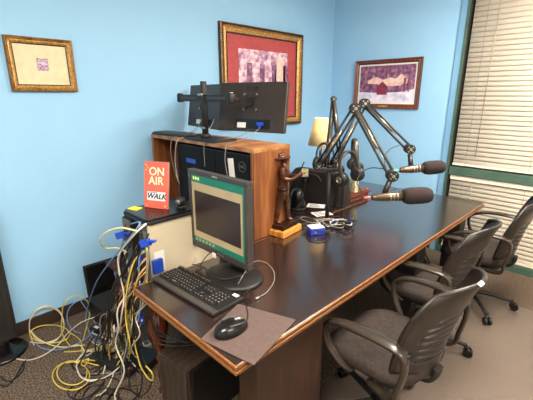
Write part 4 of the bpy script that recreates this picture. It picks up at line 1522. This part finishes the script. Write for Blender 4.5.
cable('tan cable bending down from the beige computer, upper strand', [hang(146, 258, .73), hang(138, 268, .7), hang(128, 284, .68), hang(115, 298, .67), hang(108, 310, .67), hang(107, 330, .66), fl(110, 360, .05)], .0048, C_ORG, group=G1)
cable('tan cable bending down from the beige computer, lower strand', [hang(148, 264, .73), hang(139, 276, .69), hang(132, 293, .67), hang(118, 305, .66), hang(112, 318, .66), hang(113, 335, .66), fl(120, 356, .04)], .0048, C_ORG, group=G1)
cable('yellow cable beside the tan ones reaching the floor', [hang(144, 252, .72), hang(134, 262, .69), hang(127, 290, .66), hang(126, 320, .66), hang(130, 345, .64), fl(128, 362, .03), fl(120, 372)], RC, C_YEL, group=G1)
cable('blue cable hanging from the blue plug of the beige computer', [hang(150, 254, .72), hang(141, 252, .7), hang(139, 272, .7), hang(141, 300, .69), hang(138, 322, .68)], .0042, C_BLU, group=G1)
for (px, py, lab) in ((121, 235, 'blue plug hanging at the left of the dark computer, highest of the blue plugs'), (146, 243, 'blue plug hanging between the dark and the beige computer')):
    t = thing('plug_connector', lab, 'plug', hang(px, py, .675), 0, None, (0, R(70), R(20)))
    MB().box((-.016, -.01, -.03), (.016, .01, .022), BLUEP).build('shell', t, bevel=.002)
    MB().lathe([(.009, .0225), (.006, .06)], BLUEP, 10).build('strain_relief', t)
t = thing('plug_connector', 'blue monitor plug dangling under the table corner', 'plug', hang(141, 318, .70), 0)
MB().box((-.014, -.009, -.03), (.014, .009, .02), BLUEP).build('shell', t, bevel=.002)
MB().lathe([(.009, .0205), (.006, .05)], BLUEP, 10).build('strain_relief', t)
cable('white cable with plug lying near the blue loop', [fl(90, 340, .02), fl(98, 345, .03), fl(108, 343, .03), fl(112, 336, .02)], RC, C_WHT, group=G1, plug=WHITE)
cable('white cable laid flat in front of the flat screen', [fl(92, 333, .03), fl(104, 338, .03), fl(116, 345, .03), (-1.8, .72, .08)], RC, C_WHT, group=G1)
cable('cream cable looping high against the wall above the baseboard', [fl(34, 345), fl(30, 334, .01), PX(30, 320, -2.71), PX(37, 309, -2.715), PX(49, 306, -2.715), PX(60, 312, -2.71), fl(64, 326, .015), fl(58, 338, .02), fl(44, 343, .02), fl(30, 342, .012)], RC, C_WHT, group=G1)
cable('yellow cable winding from the carpet up the side table, leftmost strand', [fl(64, 352), fl(80, 351, .02), fl(100, 347, .03), fl(116, 336, .05), (-1.86, .70, .2), hang(133, 306, .68), hang(138, 296, .69)], RC, C_YEL, group=G1)
cable('cream cable sweeping around the front of the tangle', [fl(76, 366, .03), fl(82, 378, .02), fl(100, 379, .01), fl(116, 370, .05), fl(126, 356, .05), hang(131, 330, .67), hang(134, 310, .68)], RC, C_WHT, group=G1)
cable('pale yellow cable wound over the white adapters', [fl(86, 356, .03), fl(98, 349, .05), fl(112, 344, .06), fl(124, 334, .07), (-1.8, .72, .16), (-1.72, .71, .2)], RC, C_LYEL, group=G1)
cable('white cable knotted around the side table leg', [hang(152, 300, .69), hang(144, 306, .69), hang(136, 318, .68), hang(140, 334, .67), hang(132, 346, .66), fl(124, 362, .03)], .0034, C_WHT, group=G1)
cable('tan cable crossing the black cords halfway up', [hang(148, 270, .72), hang(134, 284, .68), hang(124, 300, .67), hang(128, 318, .67), hang(118, 334, .66), fl(108, 352, .03), fl(96, 356, .02)], .004, C_ORG, group=G1)
cable('thin pale blue cable slipping behind the yellow loops', [fl(80, 300, .08), fl(92, 318), fl(100, 334, .02), fl(98, 350, .02), fl(88, 356, .02), fl(80, 350, .02)], .003, C_BLU, group=G1)
cable('black cord curving at the left edge behind the tower foot', [fl(-8, 380), fl(6, 386), fl(16, 376), fl(24, 362), fl(34, 356)], .004, C_BLK, group=G1)
cable('black cord curving in front of the tower foot', [fl(-12, 362), fl(0, 376), fl(10, 381), fl(22, 372), fl(24, 364)], .004, C_BLK, group=G1)

rnd = random.Random(11)
adj = ['thick', 'thin', 'kinked', 'slack', 'taut', 'twisted']
dest = ['toward the power strip', 'toward the router box', 'behind the mahogany leg', 'toward the battery backup', 'in front of the side table', 'beside the floor computer']
n = 0
for k in range(21):
    px = rnd.uniform(124, 151)
    py = rnd.uniform(222, 268)
    Y0 = rnd.uniform(.70, .735)
    p0 = hang(px, py, Y0)
    ex, ey = rnd.uniform(-2.15, -1.62), rnd.uniform(.45, .85)
    pts = [p0]
    z = p0.z
    x, y = p0.x, p0.y
    steps = 6
    for j in range(1, steps):
        f = j / steps
        x_ = p0.x + (ex - p0.x) * f + rnd.uniform(-.07, .07)
        y_ = min(.71, p0.y + (ey - p0.y) * f * .6 - rnd.uniform(.0, .06))
        z_ = p0.z * (1 - f ** .8) + .02 + rnd.uniform(-.02, .05)
        pts.append(Vector((x_, y_, max(z_, .02))))
    pts.append(Vector((ex, ey if ey < .7 else .66, .01)))
    pts.append(Vector((ex + rnd.uniform(-.15, .1), min(.72, ey + rnd.uniform(-.12, .05)), .008)))
    cols = (C_BLK, 'black') if k % 6 else (C_GRY, 'grey')
    if k == 7:
        cols = (C_WHT, 'white')
    if k == 15:
        cols = (C_YEL, 'yellow')
    cable('%s cord hanging from the computers\' backs to the carpet' % cols[1] + (' %s' % dest[k % 6] if False else ''), pts, rnd.choice((.0032, .004, .0048)), cols[0], 6, group='%s cords behind the computers' % cols[1], n=5)
for k in range(6):
    cx_, cy_ = rnd.uniform(-1.95, -1.7), rnd.uniform(.42, .56)
    pts = []
    a0 = rnd.uniform(0, 6)
    for j in range(8):
        a_ = a0 + j * .9
        rr = rnd.uniform(.06, .12)
        pts.append((cx_ + rr * math.cos(a_), cy_ + rr * math.sin(a_), FZ + .004 * (k % 3)))
    cable('black cord curled on the carpet in front of the tangle', pts, .0038, C_BLK, 6, group='black cords curled on the carpet', n=5)
for k in range(5):
    p0 = Vector((-1.56 + k * .02, .70, .6 - .02 * k))
    q0 = A + Vector((-.19 + k * .035, .05 + .03 * k, .004))
    cable('thin black cord lying over the floor computer case', [p0 + Vector((0, .02, .0)), p0 + Vector((.03, .02, -.1)), q0 + Vector((0, 0, .03)), q0 + Vector((.01, .06, .002)), q0 + Vector((.03, .2, .002))], .0028, C_BLK, 6, group='thin cords on the floor computer', n=5)

# ------------------------------------------------------------------ light and view
w_ = bpy.data.worlds.new('world')
scn.world = w_
w_.use_nodes = True
w_.node_tree.nodes['Background'].inputs[0].default_value = (.55, .7, 1, 1)
w_.node_tree.nodes['Background'].inputs[1].default_value = .3
scn.view_settings.view_transform = 'Standard'
scn.view_settings.look = 'None'
scn.view_settings.exposure = 1.12
scn.view_settings.gamma = 1
scn.view_settings.use_curve_mapping = False
